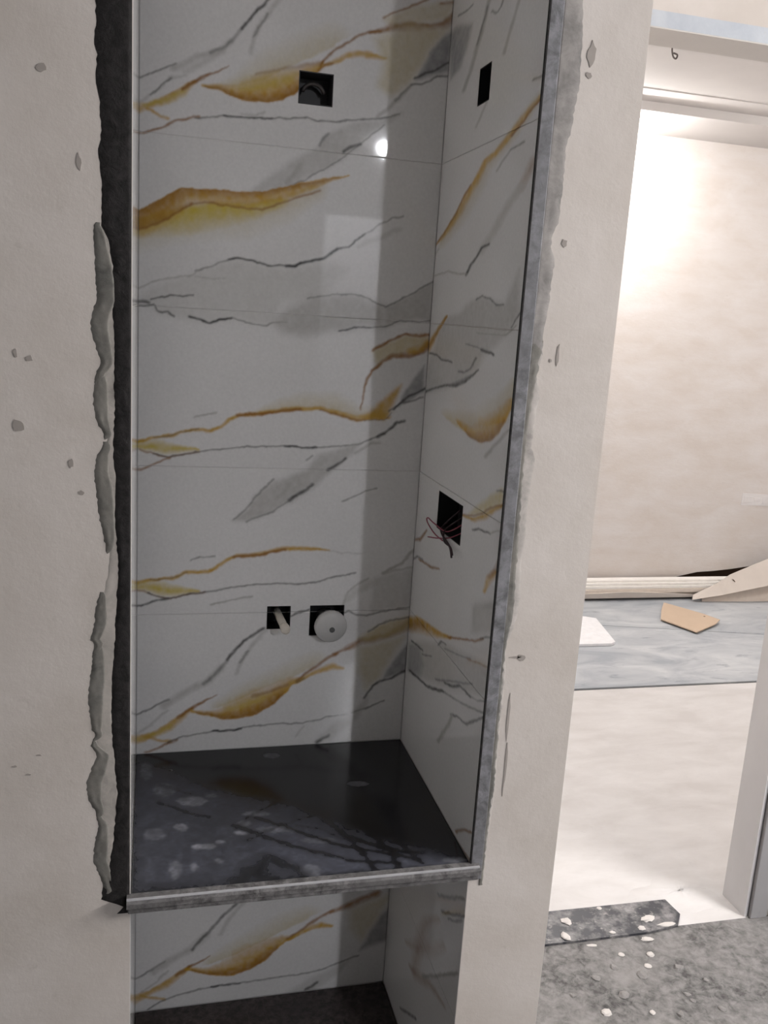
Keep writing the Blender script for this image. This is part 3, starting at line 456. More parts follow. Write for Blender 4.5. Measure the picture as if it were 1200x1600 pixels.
# ------------------------------------------------------------------ materials
class NT:
    def __init__(self, name):
        self.m = bpy.data.materials.new(name); self.m.use_nodes = True
        self.t = self.m.node_tree; self.n = self.t.nodes
        self.b = self.n['Principled BSDF']
        self.tc = self.n.new('ShaderNodeTexCoord')
    def new(self, t, **k):
        n = self.n.new(t)
        for a, v in k.items(): setattr(n, a, v)
        return n
    def l(self, a, b): self.t.links.new(a, b)
    def noise(self, scale, detail=4, rough=0.6, stretch=None, dist=0.0):
        n = self.new('ShaderNodeTexNoise'); n.inputs['Scale'].default_value = scale
        n.inputs['Detail'].default_value = detail; n.inputs['Roughness'].default_value = rough
        n.inputs['Distortion'].default_value = dist
        if stretch:
            mp = self.new('ShaderNodeMapping'); mp.inputs['Scale'].default_value = stretch
            self.l(self.tc.outputs['Object'], mp.inputs[0]); self.l(mp.outputs[0], n.inputs[0])
        else:
            self.l(self.tc.outputs['Object'], n.inputs[0])
        return n.outputs[0]
    def ramp(self, src, stops):
        r = self.new('ShaderNodeValToRGB'); e = r.color_ramp.elements
        while len(e) < len(stops): e.new(0.5)
        for k, (p, c) in enumerate(stops):
            e[k].position = p; e[k].color = (c, c, c, 1) if not isinstance(c, (tuple, list)) else (*c, 1)
        self.l(src, r.inputs[0]); return r.outputs[0]
    def mix(self, fac, a, b, mode='MIX'):
        m = self.new('ShaderNodeMix', data_type='RGBA', blend_type=mode)
        for s, v in ((m.inputs['Factor'], fac), (m.inputs['A'], a), (m.inputs['B'], b)):
            if isinstance(v, (int, float)): s.default_value = v
            elif isinstance(v, tuple): s.default_value = (*v, 1)
            else: self.l(v, s)
        return m.outputs['Result']
    def base(self, src):
        if isinstance(src, tuple): self.b.inputs['Base Color'].default_value = (*src, 1)
        else: self.l(src, self.b.inputs['Base Color'])
    def set(self, rough=0.8, spec=0.5, metal=0.0):
        if isinstance(rough, (int, float)): self.b.inputs['Roughness'].default_value = rough
        else: self.l(rough, self.b.inputs['Roughness'])
        self.b.inputs['Specular IOR Level'].default_value = spec
        self.b.inputs['Metallic'].default_value = metal
    def bump(self, src, strength=0.3, dist=0.002):
        b = self.new('ShaderNodeBump'); b.inputs['Strength'].default_value = strength
        b.inputs['Distance'].default_value = dist
        self.l(src, b.inputs['Height']); self.l(b.outputs[0], self.b.inputs['Normal'])

def plaster(name, c1, c2, c3, scale=5.0, stretch=(1, 1, 1), rough=0.85, bump=0.25):
    t = NT(name)
    n1 = t.noise(scale, 6, 0.62, stretch, 0.3)
    n2 = t.noise(scale * 7, 5, 0.65, stretch)
    a = t.mix(t.ramp(n1, [(0.35, 0.0), (0.68, 1.0)]), c1, c2)
    b = t.mix(t.ramp(n2, [(0.62, 0.0), (0.80, 0.7)]), a, c3)
    t.base(b); t.set(rough, 0.3)
    t.bump(t.noise(scale * 9, 6, 0.7, stretch), bump, 0.003)
    return t.m

def speckle(name, c1, c2, c3, scale, rough=0.9, bump=0.6, dist=0.006, spec=0.3):
    t = NT(name)
    n1 = t.noise(scale, 8, 0.7, None, 0.4); n2 = t.noise(scale * 0.18, 6, 0.7)
    a = t.mix(t.ramp(n1, [(0.38, 0.0), (0.62, 1.0)]), c1, c2)
    t.base(t.mix(t.ramp(n2, [(0.4, 0.0), (0.7, 0.8)]), a, c3)); t.set(rough, spec)
    t.bump(n1, bump, dist)
    return t.m

def flat(name, c, rough=0.6, spec=0.4, var=0.12, scale=30, metal=0.0):
    t = NT(name)
    n = t.noise(scale, 4, 0.6)
    lo = tuple(x * (1 - var) for x in c); hi = tuple(min(1, x * (1 + var)) for x in c)
    t.base(t.mix(n, lo, hi)); t.set(rough, spec, metal)
    return t.m

def glow(name, strength, c=(1.0, 0.95, 0.9)):
    t = NT(name)
    t.base((0.9, 0.9, 0.9))
    t.b.inputs['Emission Color'].default_value = (*c, 1)
    t.b.inputs['Emission Strength'].default_value = strength
    return t.m

def painted(name, rough, spec, dusty=None):
    """colour from the surface's own 'col' attribute plus fine grain"""
    t = NT(name)
    at = t.new('ShaderNodeAttribute', attribute_name='col')
    g = t.noise(160, 3, 0.6)
    k = t.ramp(g, [(0.3, 0.96), (0.7, 1.03)])
    t.base(t.mix(1.0, at.outputs['Color'], k, 'MULTIPLY'))
    if dusty:
        bw = t.new('ShaderNodeRGBToBW'); t.l(at.outputs['Color'], bw.inputs[0])
        t.set(t.ramp(bw.outputs[0], [(0.01, dusty[0]), (0.08, dusty[1])]), spec)
    else:
        t.set(rough, spec)
    return t.m

M = {}
M['plaster'] = plaster('beige_wall_plaster', (0.575, 0.523, 0.48), (0.67, 0.62, 0.585), (0.49, 0.445, 0.40), 4.0)
M['plaster_far'] = plaster('far_wall_plaster', (0.66, 0.605, 0.565), (0.725, 0.69, 0.672), (0.61, 0.565, 0.53), 3.2, (1.0, 1, 2.6), 0.8, 0.35)
M['ceiling'] = plaster('ceiling_paint', (0.64, 0.615, 0.60), (0.68, 0.655, 0.64), (0.62, 0.595, 0.58), 2.0, (1, 1, 1), 0.85, 0.05)
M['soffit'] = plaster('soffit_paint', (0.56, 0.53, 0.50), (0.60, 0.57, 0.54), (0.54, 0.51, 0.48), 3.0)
M['raw'] = speckle('raw_cement_render', (0.11, 0.108, 0.106), (0.17, 0.167, 0.165), (0.14, 0.138, 0.136), 12, 0.95, 0.4, 0.004)
M['putty'] = plaster('bluish_putty', (0.44, 0.475, 0.53), (0.54, 0.57, 0.61), (0.50, 0.50, 0.50), 9.0)
M['tile'] = painted('polished_marble_print_tile', 0.035, 0.5)
M['tile_plain'] = plaster('polished_white_tile', (0.76, 0.75, 0.74), (0.80, 0.79, 0.78), (0.75, 0.74, 0.73), 2.0, (1, 1, 1), 0.08, 0.0)
M['grout'] = flat('tile_grout', (0.74, 0.73, 0.72), 0.9)
M['granite'] = painted('dusty_black_granite', 0.2, 0.5, (0.16, 0.55))
M['granite_edge'] = speckle('dusty_granite_edge', (0.055, 0.052, 0.052), (0.26, 0.25, 0.25), (0.16, 0.155, 0.155), 55, 0.6, 0.3, 0.001)
M['granite_brown'] = speckle('speckled_brown_granite', (0.018, 0.014, 0.014), (0.11, 0.085, 0.08), (0.035, 0.028, 0.028), 60, 0.35, 0.1, 0.0005, 0.5)
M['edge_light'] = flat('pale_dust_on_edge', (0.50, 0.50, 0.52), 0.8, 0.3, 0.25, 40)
M['granite_jamb'] = speckle('sawn_granite_strip', (0.11, 0.11, 0.115), (0.27, 0.27, 0.29), (0.17, 0.17, 0.18), 40, 0.55, 0.3, 0.001)
M['adhesive'] = speckle('black_adhesive', (0.010, 0.009, 0.009), (0.034, 0.031, 0.031), (0.018, 0.016, 0.016), 60, 0.8, 0.8, 0.003)
M['mortar'] = speckle('grey_mortar', (0.11, 0.108, 0.10), (0.20, 0.195, 0.18), (0.30, 0.28, 0.25), 30, 0.95, 0.3, 0.002)
M['mortar_right'] = speckle('pale_grey_mortar', (0.17, 0.165, 0.16), (0.33, 0.31, 0.30), (0.46, 0.43, 0.41), 26, 0.95, 0.3, 0.002)
M['mortar_pale'] = speckle('pale_patchy_skim', (0.30, 0.28, 0.265), (0.56, 0.52, 0.49), (0.60, 0.56, 0.53), 16, 0.95, 0.2, 0.002)
M['skim_left'] = speckle('beige_patchy_skim', (0.26, 0.245, 0.225), (0.50, 0.46, 0.425), (0.54, 0.50, 0.46), 18, 0.95, 0.2, 0.002)
M['stain'] = flat('grey_smudge_mortar', (0.36, 0.325, 0.30), 0.95)
M['floor_rough'] = speckle('dusty_rough_floor', (0.075, 0.073, 0.072), (0.24, 0.234, 0.229), (0.31, 0.298, 0.292), 36, 0.95, 0.5, 0.005)
M['floor_cream'] = plaster('dusty_cream_floor', (0.58, 0.56, 0.55), (0.68, 0.665, 0.66), (0.49, 0.47, 0.46), 3.5, (1.0, 2.4, 1), 0.6, 0.08)
M['dust'] = speckle('white_plaster_dust', (0.24, 0.23, 0.225), (0.46, 0.445, 0.435), (0.40, 0.385, 0.375), 22, 0.95, 0.7, 0.006)
M['chip'] = flat('white_plaster_chip', (0.62, 0.59, 0.565), 0.9)
M['card'] = flat('brown_cardboard', (0.58, 0.45, 0.34), 0.85, 0.2, 0.06, 12)
M['card_grey'] = flat('pale_cardboard', (0.62, 0.56, 0.51), 0.85, 0.2, 0.10, 9)
M['card_dark'] = flat('inked_cardboard_mark', (0.10, 0.07, 0.05), 0.9)
M['gap'] = flat('shadow_gap_brown', (0.09, 0.055, 0.035), 0.95)  # dark brown puts the shadow of the gap into the colour
M['white_strip'] = flat('white_trim_strip', (0.88, 0.85, 0.81), 0.55)
M['cream_strip'] = flat('cream_trim_strip', (0.68, 0.60, 0.53), 0.6)
M['white_board'] = flat('white_board', (0.86, 0.86, 0.88), 0.5)
M['grey_paint'] = plaster('grey_frame_paint', (0.30, 0.295, 0.30), (0.34, 0.335, 0.345), (0.27, 0.265, 0.27), 5, (1, 1, 0.4), 0.6, 0.05)
M['door_grey'] = flat('pale_door_paint', (0.55, 0.55, 0.56), 0.6)
M['grey_lit'] = plaster('frame_paint_lit', (0.60, 0.595, 0.60), (0.65, 0.645, 0.655), (0.56, 0.555, 0.56), 5, (1, 1, 0.4), 0.6, 0.05)  # frame grey lightened, light on the reveal put into the colour
M['concrete'] = speckle('dark_concrete', (0.12, 0.12, 0.12), (0.30, 0.29, 0.28), (0.22, 0.21, 0.2), 20, 0.95, 0.8, 0.01)
M['box_black'] = flat('near_black_interior', (0.010, 0.010, 0.011), 0.6)  # box and recess interiors, near black all over
M['box_steel'] = flat('dark_box_interior', (0.030, 0.028, 0.030), 0.5, 0.5, 0.2, 40)
M['pipe_cream'] = flat('cream_plastic_pipe', (0.74, 0.68, 0.60), 0.45)
M['pipe_grey'] = flat('white_plastic_cap', (0.60, 0.59, 0.58), 0.4)
M['pipe_dark'] = flat('dark_pipe_mouth', (0.12, 0.12, 0.12), 0.7)
M['wire_red'] = flat('red_wire', (0.30, 0.07, 0.10), 0.5)
M['wire_black'] = flat('dark_wire', (0.03, 0.012, 0.016), 0.5)
M['steel'] = flat('rusty_steel', (0.10, 0.085, 0.08), 0.6, 0.5, 0.2, 60, 0.4)
M['tape'] = flat('white_paper_tape', (0.76, 0.735, 0.73), 0.7, 0.3, 0.06, 25)

def marble_floor_mat():
    t = NT('grey_veined_marble_tile')
    n1 = t.noise(2.6, 7, 0.6, (0.8, 1.9, 1), 0.9); n2 = t.noise(7.0, 6, 0.65, (0.7, 2.2, 1), 0.5)
    a = t.mix(t.ramp(n1, [(0.34, 0.0), (0.66, 1.0)]), (0.34, 0.37, 0.41), (0.58, 0.60, 0.62))
    b = t.mix(t.ramp(n2, [(0.58, 0.0), (0.72, 0.8)]), a, (0.21, 0.24, 0.29))
    t.base(b); t.set(0.35, 0.5)
    return t.m
M['marble_floor'] = marble_floor_mat()

# ------------------------------------------------------------------ pattern painter
CM = dict(g=(.56, .33, .045), b=(.30, .135, .035), y=(.60, .46, .06), o=(.56, .47, .25), a=(.46, .45, .43), l=(.62, .61, .59),
          c=(.23, .23, .24), d=(.075, .07, .07), k=(.035, .034, .036))
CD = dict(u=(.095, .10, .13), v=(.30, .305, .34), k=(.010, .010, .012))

def vnoise(h, w, cell, rng=RNG):
    gh, gw = int(h / cell) + 3, int(w / cell) + 3
    g = rng.random((gh, gw))
    yy = np.arange(h) / cell; xx = np.arange(w) / cell
    y0 = yy.astype(int); x0 = xx.astype(int)
    fy = (yy - y0)[:, None]; fx = (xx - x0)[None]
    fy = fy * fy * (3 - 2 * fy); fx = fx * fx * (3 - 2 * fx)
    a = g[y0][:, x0]; b = g[y0][:, x0 + 1]; c = g[y0 + 1][:, x0]; d = g[y0 + 1][:, x0 + 1]
    return (a * (1 - fx) + b * fx) * (1 - fy) + (c * (1 - fx) + d * fx) * fy

def paint(elems, u0, u1, v0, v1, step, base, cmap, warp=1.6, usc=1.0):
    """returns H x W x 3 colour array over the surface, step in mm"""
    us = np.arange(u0, u1 + step * .5, step) / usc; vs = np.arange(v0, v1 + step * .5, step)
    H, W = len(vs), len(us)
    U = us[None] + (vnoise(H, W, 14 / step) - .5) * 2 * warp + (vnoise(H, W, 5 / step) - .5) * warp
    V = vs[:, None] + (vnoise(H, W, 14 / step) - .5) * 2 * warp + (vnoise(H, W, 5 / step) - .5) * warp
    img = np.empty((H, W, 3)); img[:] = base
    tex = .80 + .28 * vnoise(H, W, 9 / step) + .12 * (vnoise(H, W, 3.2 / step) - .5)
    tint = 1 + (vnoise(H, W, 60 / step) - .5)[..., None] * .03
    img *= tint
    for kind, c, op, p, pts in elems:
        P = np.array([q[:2] for q in pts], float)
        pad = 6 + (max(max(q[2], q[3]) for q in pts) if kind == 'S' else p * 2)
        i0 = max(0, int(((P[:, 0].min() - pad) * usc - u0) / step)); i1 = min(W, int(((P[:, 0].max() + pad) * usc - u0) / step) + 2)
        j0 = max(0, int((P[:, 1].min() - pad - v0) / step)); j1 = min(H, int((P[:, 1].max() + pad - v0) / step) + 2)
        if i1 <= i0 or j1 <= j0: continue
        X = U[j0:j1, i0:i1]; Y = V[j0:j1, i0:i1]
        best = np.full(X.shape, 1e9); bperp = np.zeros(X.shape); al = np.zeros(X.shape)
        n = len(pts)
        if kind == 'S':
            for k in range(n - 1):
                ax, ay, au, ad = pts[k]; bx, by, bu, bd = pts[k + 1]
                dx, dy = bx - ax, by - ay; L2 = dx * dx + dy * dy + 1e-9
                t = np.clip(((X - ax) * dx + (Y - ay) * dy) / L2, 0, 1)
                ex, ey = X - ax - t * dx, Y - ay - t * dy
                d = np.hypot(ex, ey)
                side = dx * ey - dy * ex
                w = np.where(side > 0, au + t * (bu - au), ad + t * (bd - ad))
                r = np.clip(d / np.maximum(w, .4), 0, 1)
                perp = np.abs(side) / math.sqrt(L2)
                sel = (d < best - 1e-6) | ((np.abs(d - best) <= 1e-6) & (perp > bperp))
                best = np.where(sel, d, best); bperp = np.where(sel, perp, bperp)
                al = np.where(sel, (1 - r ** p) * np.clip(w / 1.2, 0, 1), al)
        else:
            inside = np.zeros(X.shape, bool)
            for k in range(n):
                ax, ay = pts[k][:2]; bx, by = pts[(k + 1) % n][:2]
                dx, dy = bx - ax, by - ay
                t = np.clip(((X - ax) * dx + (Y - ay) * dy) / (dx * dx + dy * dy + 1e-9), 0, 1)
                best = np.minimum(best, np.hypot(X - ax - t * dx, Y - ay - t * dy))
                if ay != by:
                    inside ^= ((ay > Y) != (by > Y)) & (X < (bx - ax) * (Y - ay) / (by - ay) + ax)
            sd = np.where(inside, best, -best)
            s = np.clip((sd + p) / (2 * p), 0, 1); al = s * s * (3 - 2 * s)
        al = np.clip(al * op * tex[j0:j1, i0:i1], 0, 1)[..., None]
        img[j0:j1, i0:i1] = img[j0:j1, i0:i1] * (1 - al) + np.array(cmap[c]) * al
    return img

def sample(img, u0, v0, step, us, vs):
    H, W, _ = img.shape
    x = np.clip((us - u0) / step, 0, W - 1.001); y = np.clip((vs - v0) / step, 0, H - 1.001)
    xi = x.astype(int); yi = y.astype(int); fx = (x - xi)[None, :, None]; fy = (y - yi)[:, None, None]
    a = img[yi][:, xi]; b = img[yi][:, xi + 1]; c = img[yi + 1][:, xi]; d = img[yi + 1][:, xi + 1]
    return (a * (1 - fx) + b * fx) * (1 - fy) + (c * (1 - fx) + d * fx) * fy

def grid_object(name, us, vs, P, cols, mat, parent, holes=(), skirt=None):
    """dense face grid with its own colour attribute, edges turned back by skirt"""
    nu, nv = len(us), len(vs)
    uu, vv = np.meshgrid(us, vs)
    co = np.stack(P(uu.ravel(), vv.ravel(), np.zeros(nu * nv)), -1)
    idx = np.arange(nu * nv).reshape(nv, nu)
    q = np.stack([idx[:-1, :-1], idx[:-1, 1:], idx[1:, 1:], idx[1:, :-1]], -1).reshape(-1, 4)
    if holes:
        cu = (uu[:-1, :-1] + uu[1:, 1:]).ravel() / 2; cv = (vv[:-1, :-1] + vv[1:, 1:]).ravel() / 2
        keep = np.ones(len(q), bool)
        for h in holes:
            keep &= ~((cu > h[0]) & (cu < h[1]) & (cv > h[2]) & (cv < h[3]))
        q = q[keep]
    c = cols.reshape(-1, 3)
    if skirt:
        loop = np.concatenate([idx[0, :-1], idx[:-1, -1], idx[-1, :0:-1], idx[:0:-1, 0]])
        back = np.stack(P(uu.ravel()[loop], vv.ravel()[loop], np.full(len(loop), skirt)), -1)
        nb = len(co) + np.arange(len(loop))
        co = np.concatenate([co, back]); c = np.concatenate([c, c[loop]])
        q = np.concatenate([q, np.stack([loop, nb, np.roll(nb, -1), np.roll(loop, -1)], -1)])
    me = bpy.data.meshes.new(name)
    me.vertices.add(len(co)); me.vertices.foreach_set('co', co.ravel())
    me.loops.add(q.size); me.loops.foreach_set('vertex_index', q.ravel().astype(np.int32))
    me.polygons.add(len(q))
    me.polygons.foreach_set('loop_start', np.arange(0, q.size, 4, dtype=np.int32))
    me.polygons.foreach_set('loop_total', np.full(len(q), 4, dtype=np.int32))
    at = me.attributes.new('col', 'FLOAT_COLOR', 'POINT')
    at.data.foreach_set('color', np.concatenate([c, np.ones((len(c), 1))], 1).ravel().astype(np.float32))
    me.update(calc_edges=True); me.validate()
    me.materials.append(mat)
    o = bpy.data.objects.new(name, me)
    return link(o, parent)

# ------------------------------------------------------------------ holes cut for the boxes (metres)
HB = {'top': (0.299, 0.368, 2.103, 2.163), 'stub': (0.274, 0.327, 1.021, 1.075), 'cap': (0.370, 0.448, 1.004, 1.075)}
HR = {'small': (0.234, 0.297, 2.093, 2.157), 'wide': (0.193, 0.346, 1.289, 1.368)}   # y range, z range
g2 = 0.0007

# ------------------------------------------------------------------ room shell of the near room
def struct(o, label, cat):
    return tag(o, label, cat, 'structure')

floor = struct(MB().box(-2.2, 3.4, -5.0, 0.66, -0.05, 0.0).build('floor', M['floor_rough']),
               'rough dusty grey floor strewn with plaster in front of the doorway', 'floor')
ceiling = struct(MB().box(-2.2, 3.4, -5.0, 0.78, CEIL, CEIL + .08).build('ceiling', M['raw']),
                 'raw cement ceiling over the near room', 'ceiling')
struct(MB().box(-2.3, -2.2, -5.0, 0.66, 0, CEIL).build('wall_west', M['raw']), 'raw cement side wall far left of the niche', 'wall')
struct(MB().box(3.1, 3.2, -5.0, 0.66, 0, CEIL).build('wall_east', M['raw']), 'raw cement side wall far right of the doorway', 'wall')
struct(MB().box(-2.3, 3.5, -5.1, -5.0, 0, CEIL).build('wall_rear', M['raw']), 'raw cement wall facing the niche', 'wall')

wall_left = struct(slab_cells(-2.2, -g2, 0.0, CEIL, 0.0, 0.62, [], 'y').build('wall_left', M['plaster']),
                   'beige plastered wall left of the tiled niche', 'wall')
wall_niche = struct(slab_cells(-g2, 0.604, 0.0, CEIL, NICHE_D + g2, 0.62, list(HB.values()), 'y').build('wall_niche', M['grout']),
                    'back of the niche covered in white marble print tiles', 'wall')
# pillar between niche and doorway: inner skin with box openings plus solid core
pm = slab_cells(0.0, 0.62, 0.0, CEIL, NICHE_W + g2, 0.664, list(HR.values()), 'x')
pm.box(0.664, 0.771, 0.0, 0.66, 0.0, CEIL)
wall_center = struct(pm.build('wall_center', M['plaster']), 'narrow beige plastered pillar between the niche and the doorway', 'wall')
struct(MB().box(-g2, NICHE_W + g2, 0.0, NICHE_D, 2.64, CEIL).build('wall_header', M['plaster']), 'plastered header closing the niche above the tiles', 'wall')
struct(MB().box(0, NICHE_W, 0.03, NICHE_D, 0.0, SLAB - .02).build('wall_plinth', M['plaster']), 'low plinth under the brown granite slab', 'wall')

refl_door = empty('reflected_door', (1.72, -5.0, 0)); struct(refl_door, 'unseen pale door added opposite the niche for its reflection in the tiles', 'door')  # added for the pale band it reflects in the back tiles
MB().box(-.40, .40, 0.002, .030, 0.005, 2.46).build('leaf', M['door_grey'], refl_door)
for z0_, z1_ in ((.18, .95), (1.10, 2.30)):
    for x0_ in (-.32, .04):
        MB().box(x0_, x0_ + .28, .030, .038, z0_, z1_).build('panel', M['door_grey'], refl_door, bevel=.004)
MB().tube([(-.34, .03, 1.02), (-.34, .075, 1.02), (-.25, .08, 1.02)], .009, 10).build('handle', M['steel'], refl_door, True)

# doorway wall with lintel
DW0, DW1, LINT = 0.66, 0.776, 2.393
wall_door = struct(slab_cells(0.60, 3.4, 0.0, CEIL, DW0, DW1, [(0.771, 1.851, -0.01, LINT)], 'y').build('wall_door', M['plaster']),
                   'plastered doorway wall with lintel right of the pillar', 'wall')
struct(MB().box(0.771, 3.099, DW0 - .003, DW0, LINT, LINT + .034).build('trim_1', M['putty']), 'bluish white putty strip along the lower lintel edge', 'trim')
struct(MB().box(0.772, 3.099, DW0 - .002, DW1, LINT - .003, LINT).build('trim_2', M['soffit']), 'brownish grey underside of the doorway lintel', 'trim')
struct(MB().box(1.86, 3.099, DW0 - .012, DW0, 0.0, 2.3).build('wall_dado', M['concrete']), 'rough dark concrete beside the grey door post', 'wall')

door = empty('door_1', (1.777, DW0, 0))
struct(door, 'grey painted door post standing at the right of the doorway', 'door frame')
MB().box(0, 0.010, 0.004, 0.114, 0.0, LINT - .004).build('reveal_board', M['grey_lit'], door)
MB().box(0.013, 0.070, -0.008, 0.012, 0.0, LINT - .004).build('casing', M['grey_paint'], door, bevel=.002)
MB().box(0.012, 0.074, 0.012, 0.112, 0.0, LINT - .004).build('post_core', M['concrete'], door)

# ------------------------------------------------------------------ hall behind the doorway
FY, LOWC, DROPY = 3.78, 2.854, 3.262
HX0, HX1 = 0.60, 5.6
floor_hall = struct(MB().box(HX0, HX1, 0.66, 2.318, -0.05, 0.0).build('floor_hall', M['floor_cream']),
                    'dusty cream floor of the hall beyond the doorway', 'floor')
floor_tiled = struct(MB().box(HX0, HX1, 2.318, FY + .12, -0.05, -0.004).build('floor_tiled', M['concrete']),
                     'grey marble tiled floor along the far hall wall', 'floor')
# big grey tiles, slightly proud of the cream screed; the front joint line runs across the doorway
x = HX0
tile_z = 0.006
def floor_quad(p, name='tile'):
    return MB().prism(p, -0.004, tile_z).build(name, M['marble_floor'], floor_tiled, bevel=.0015)
ja, jb = (2.30, 3.262), (3.45, 2.992)          # slanted joint between the two rows
def jy(xx): return ja[1] + (jb[1] - ja[1]) * (xx - ja[0]) / (jb[0] - ja[0])
edges = [HX0, 1.90, 4.40, HX1]
gp = .004
for a, b in zip(edges[:-1], edges[1:]):
    a2, b2 = a + gp, b - gp
    ya, yb = min(max(jy(a2), 2.75), 3.6), min(max(jy(b2), 2.75), 3.6)
    floor_quad([(a2, 2.330), (b2, 2.330), (b2, yb - gp), (a2, ya - gp)])
    floor_quad([(a2, ya + gp), (b2, yb + gp), (b2, FY + .1), (a2, FY + .1)])

ceiling_hall = struct(MB().box(HX0, HX1, DW1, DROPY, CEIL, CEIL + .08).build('ceiling_hall', M['ceiling']),
                      'cream raised ceiling of the hall beyond the doorway', 'ceiling')
ceiling_drop = struct(MB().box(HX0, HX1, DROPY, FY + .12, LOWC, CEIL + .08).build('ceiling_drop', M['ceiling']),
                      'lower ceiling border lit brightly along the far hall wall', 'ceiling')
struct(MB().box(HX0, HX1, 3.025, 3.040, CEIL - .004, CEIL).build('trim_3', M['ceiling']), 'thin raised line on the hall ceiling before its drop', 'trim')
# plaster of the far wall stops short of the floor, its lower edge torn
bot = [(HX0, .085), (2.6, .092), (3.2, .098), (3.40, .106), (3.46, .122), (3.60, .150), (3.72, .156), (3.85, .168), (4.0, .188), (4.08, .215), (4.2, .236), (4.6, .22), (HX1, .2)]
poly = bot + [(HX1, LOWC), (HX0, LOWC)]
wall_far = struct(MB().prism(poly, FY, FY + .09, lambda a, b, c: (a, c, b)).build('wall_far', M['plaster_far']),
                  'beige plastered far wall of the hall with torn lower edge', 'wall')
struct(MB().box(HX0, HX1, FY + .09, FY + .12, 0.0, LOWC).build('wall_far_gap', M['gap']), 'backing of the far wall, dark brown painted in for the shadowed gap below', 'wall')
struct(MB().box(HX0 - .1, HX0, DW1, FY + .12, 0, CEIL).build('wall_hall_left', M['plaster_far']), 'hidden left side wall of the hall', 'wall')
struct(MB().box(HX1, HX1 + .1, DW1, FY + .12, 0, CEIL).build('wall_hall_right', M['plaster_far']), 'hidden right side wall of the hall', 'wall')
struct(MB().box(3.4, HX1, DW0, DW1, 0, CEIL).build('wall_hall_near', M['plaster_far']), 'hall side of the doorway wall', 'wall')

# ------------------------------------------------------------------ lamps
def dome_lamp(name, spec, label, group=None, c=(1.0, 0.93, 0.86)):
    (lx, ly, lz), r, s = spec
    t = empty(name, (lx, ly, lz)); tag(t, label, 'lamp', None, group)
    mb = MB(); rings = 6; n = 20
    prof = [(r * math.cos(a), -r * .75 * math.sin(a)) for a in np.linspace(0, math.pi / 2 * .97, rings)]
    for rr, zz in prof: mb.v += [(rr * math.cos(2 * math.pi * k / n), rr * math.sin(2 * math.pi * k / n), zz) for k in range(n)]
    for i in range(rings - 1):
        for k in range(n): mb.f.append((i * n + k, i * n + (k + 1) % n, (i + 1) * n + (k + 1) % n, (i + 1) * n + k))
    mb.f.append(tuple((rings - 1) * n + k for k in range(n)))
    mb.build('diffuser', glow(name + '_glow', s, c), t, True)
    mb = MB(); mb.tube([(0, 0, 0.0), (0, 0, .03)], r * 1.15, 20)
    mb.build('lamp_base', M['white_board'], t)
    return t
dome_lamp('ceiling_lamp', LAMP_ROOM, 'bright ceiling lamp mirrored as a white spot in the niche tiles', 'ceiling lamps', (0.95, 0.96, 1.0))
def side_fill(spec):
    (lx, ly, lz), ln_, st = spec
    t = empty('side_fill', (lx, ly, lz)); tag(t, 'unseen long tube added on the side wall to light the pillar softly', 'lamp')
    MB().tube([(0, -ln_ / 2, 0), (0, ln_ / 2, 0)], .018, 14).build('tube', glow('tube_glow', st, (1.0, 0.965, 0.945)), t, True)
    MB().box(.018, .040, -ln_ / 2 - .03, ln_ / 2 + .03, -.03, .03).build('batten', M['white_board'], t, bevel=.003)
    for q in (-1, 1):
        MB().box(-.022, .020, q * (ln_ / 2 + .012) - .012, q * (ln_ / 2 + .012) + .012, -.022, .022).build('end_cap', M['white_board'], t)
side_fill(SIDE_FILL)
dome_lamp('ceiling_spot', LAMP_SPOT, 'spot lamp washing the far wall beside the pillar edge', 'ceiling lamps', (1.0, 0.97, 0.94))
dome_lamp('ceiling_lamp', HALL_FILL, 'unseen ceiling lamp added in the right half of the hall to brighten it', 'ceiling lamps', (1.0, 0.98, 0.965))
dome_lamp('ceiling_lamp', HALL_FILL2, 'unseen ceiling lamp added behind the pillar to brighten hall floor and door reveal', 'ceiling lamps', (1.0, 0.98, 0.965))

# ------------------------------------------------------------------ niche tiles
ZJ = [SLAB, 0.400, TOP, 1.060, 1.380, 1.700, 2.020, 2.330, 2.640]
STEP = 2.0
img_b = paint(VEINS_BACK, 0, 600, 60, 2640, STEP, (.78, .77, .765), CM)
img_r = paint(VEINS_RIGHT, -492, 0, 60, 2640, STEP, (.78, .77, .765), CM, 0.8, 2.6)
GAPT = 0.0003
for z0, z1 in zip(ZJ[:-1], ZJ[1:]):
    a, b = z0 + GAPT, z1 - GAPT
    if z1 == TOP: b = TOP - .034
    vs = np.linspace(a, b, int((b - a) / STEP * 1000) + 1)
    # back
    us = np.linspace(GAPT, NICHE_W - GAPT, 300)
    hs = [h for h in HB.values() if h[3] > a and h[2] < b]
    grid_object('tile', us, vs, lambda u, v, w: (u, NICHE_D + w, v), sample(img_b, 0, 60, STEP, us * 1000, vs * 1000), M['tile'], wall_niche, hs, g2)
    # right side, u = -y
    us = np.linspace(-NICHE_D + GAPT, -GAPT, 246)
    hs = [(-h[1], -h[0], h[2], h[3]) for h in HR.values() if h[3] > a and h[2] < b]
    grid_object('tile', us, vs, lambda u, v, w: (NICHE_W + w, -u, v), sample(img_r, -492, 60, STEP, us * 1000, vs * 1000), M['tile'], wall_center, hs, g2)
    # left side, seen at a grazing angle
    MB().box(-g2, 0.0, GAPT, NICHE_D - GAPT, a, b).build('tile', M['tile_plain'], wall_left)

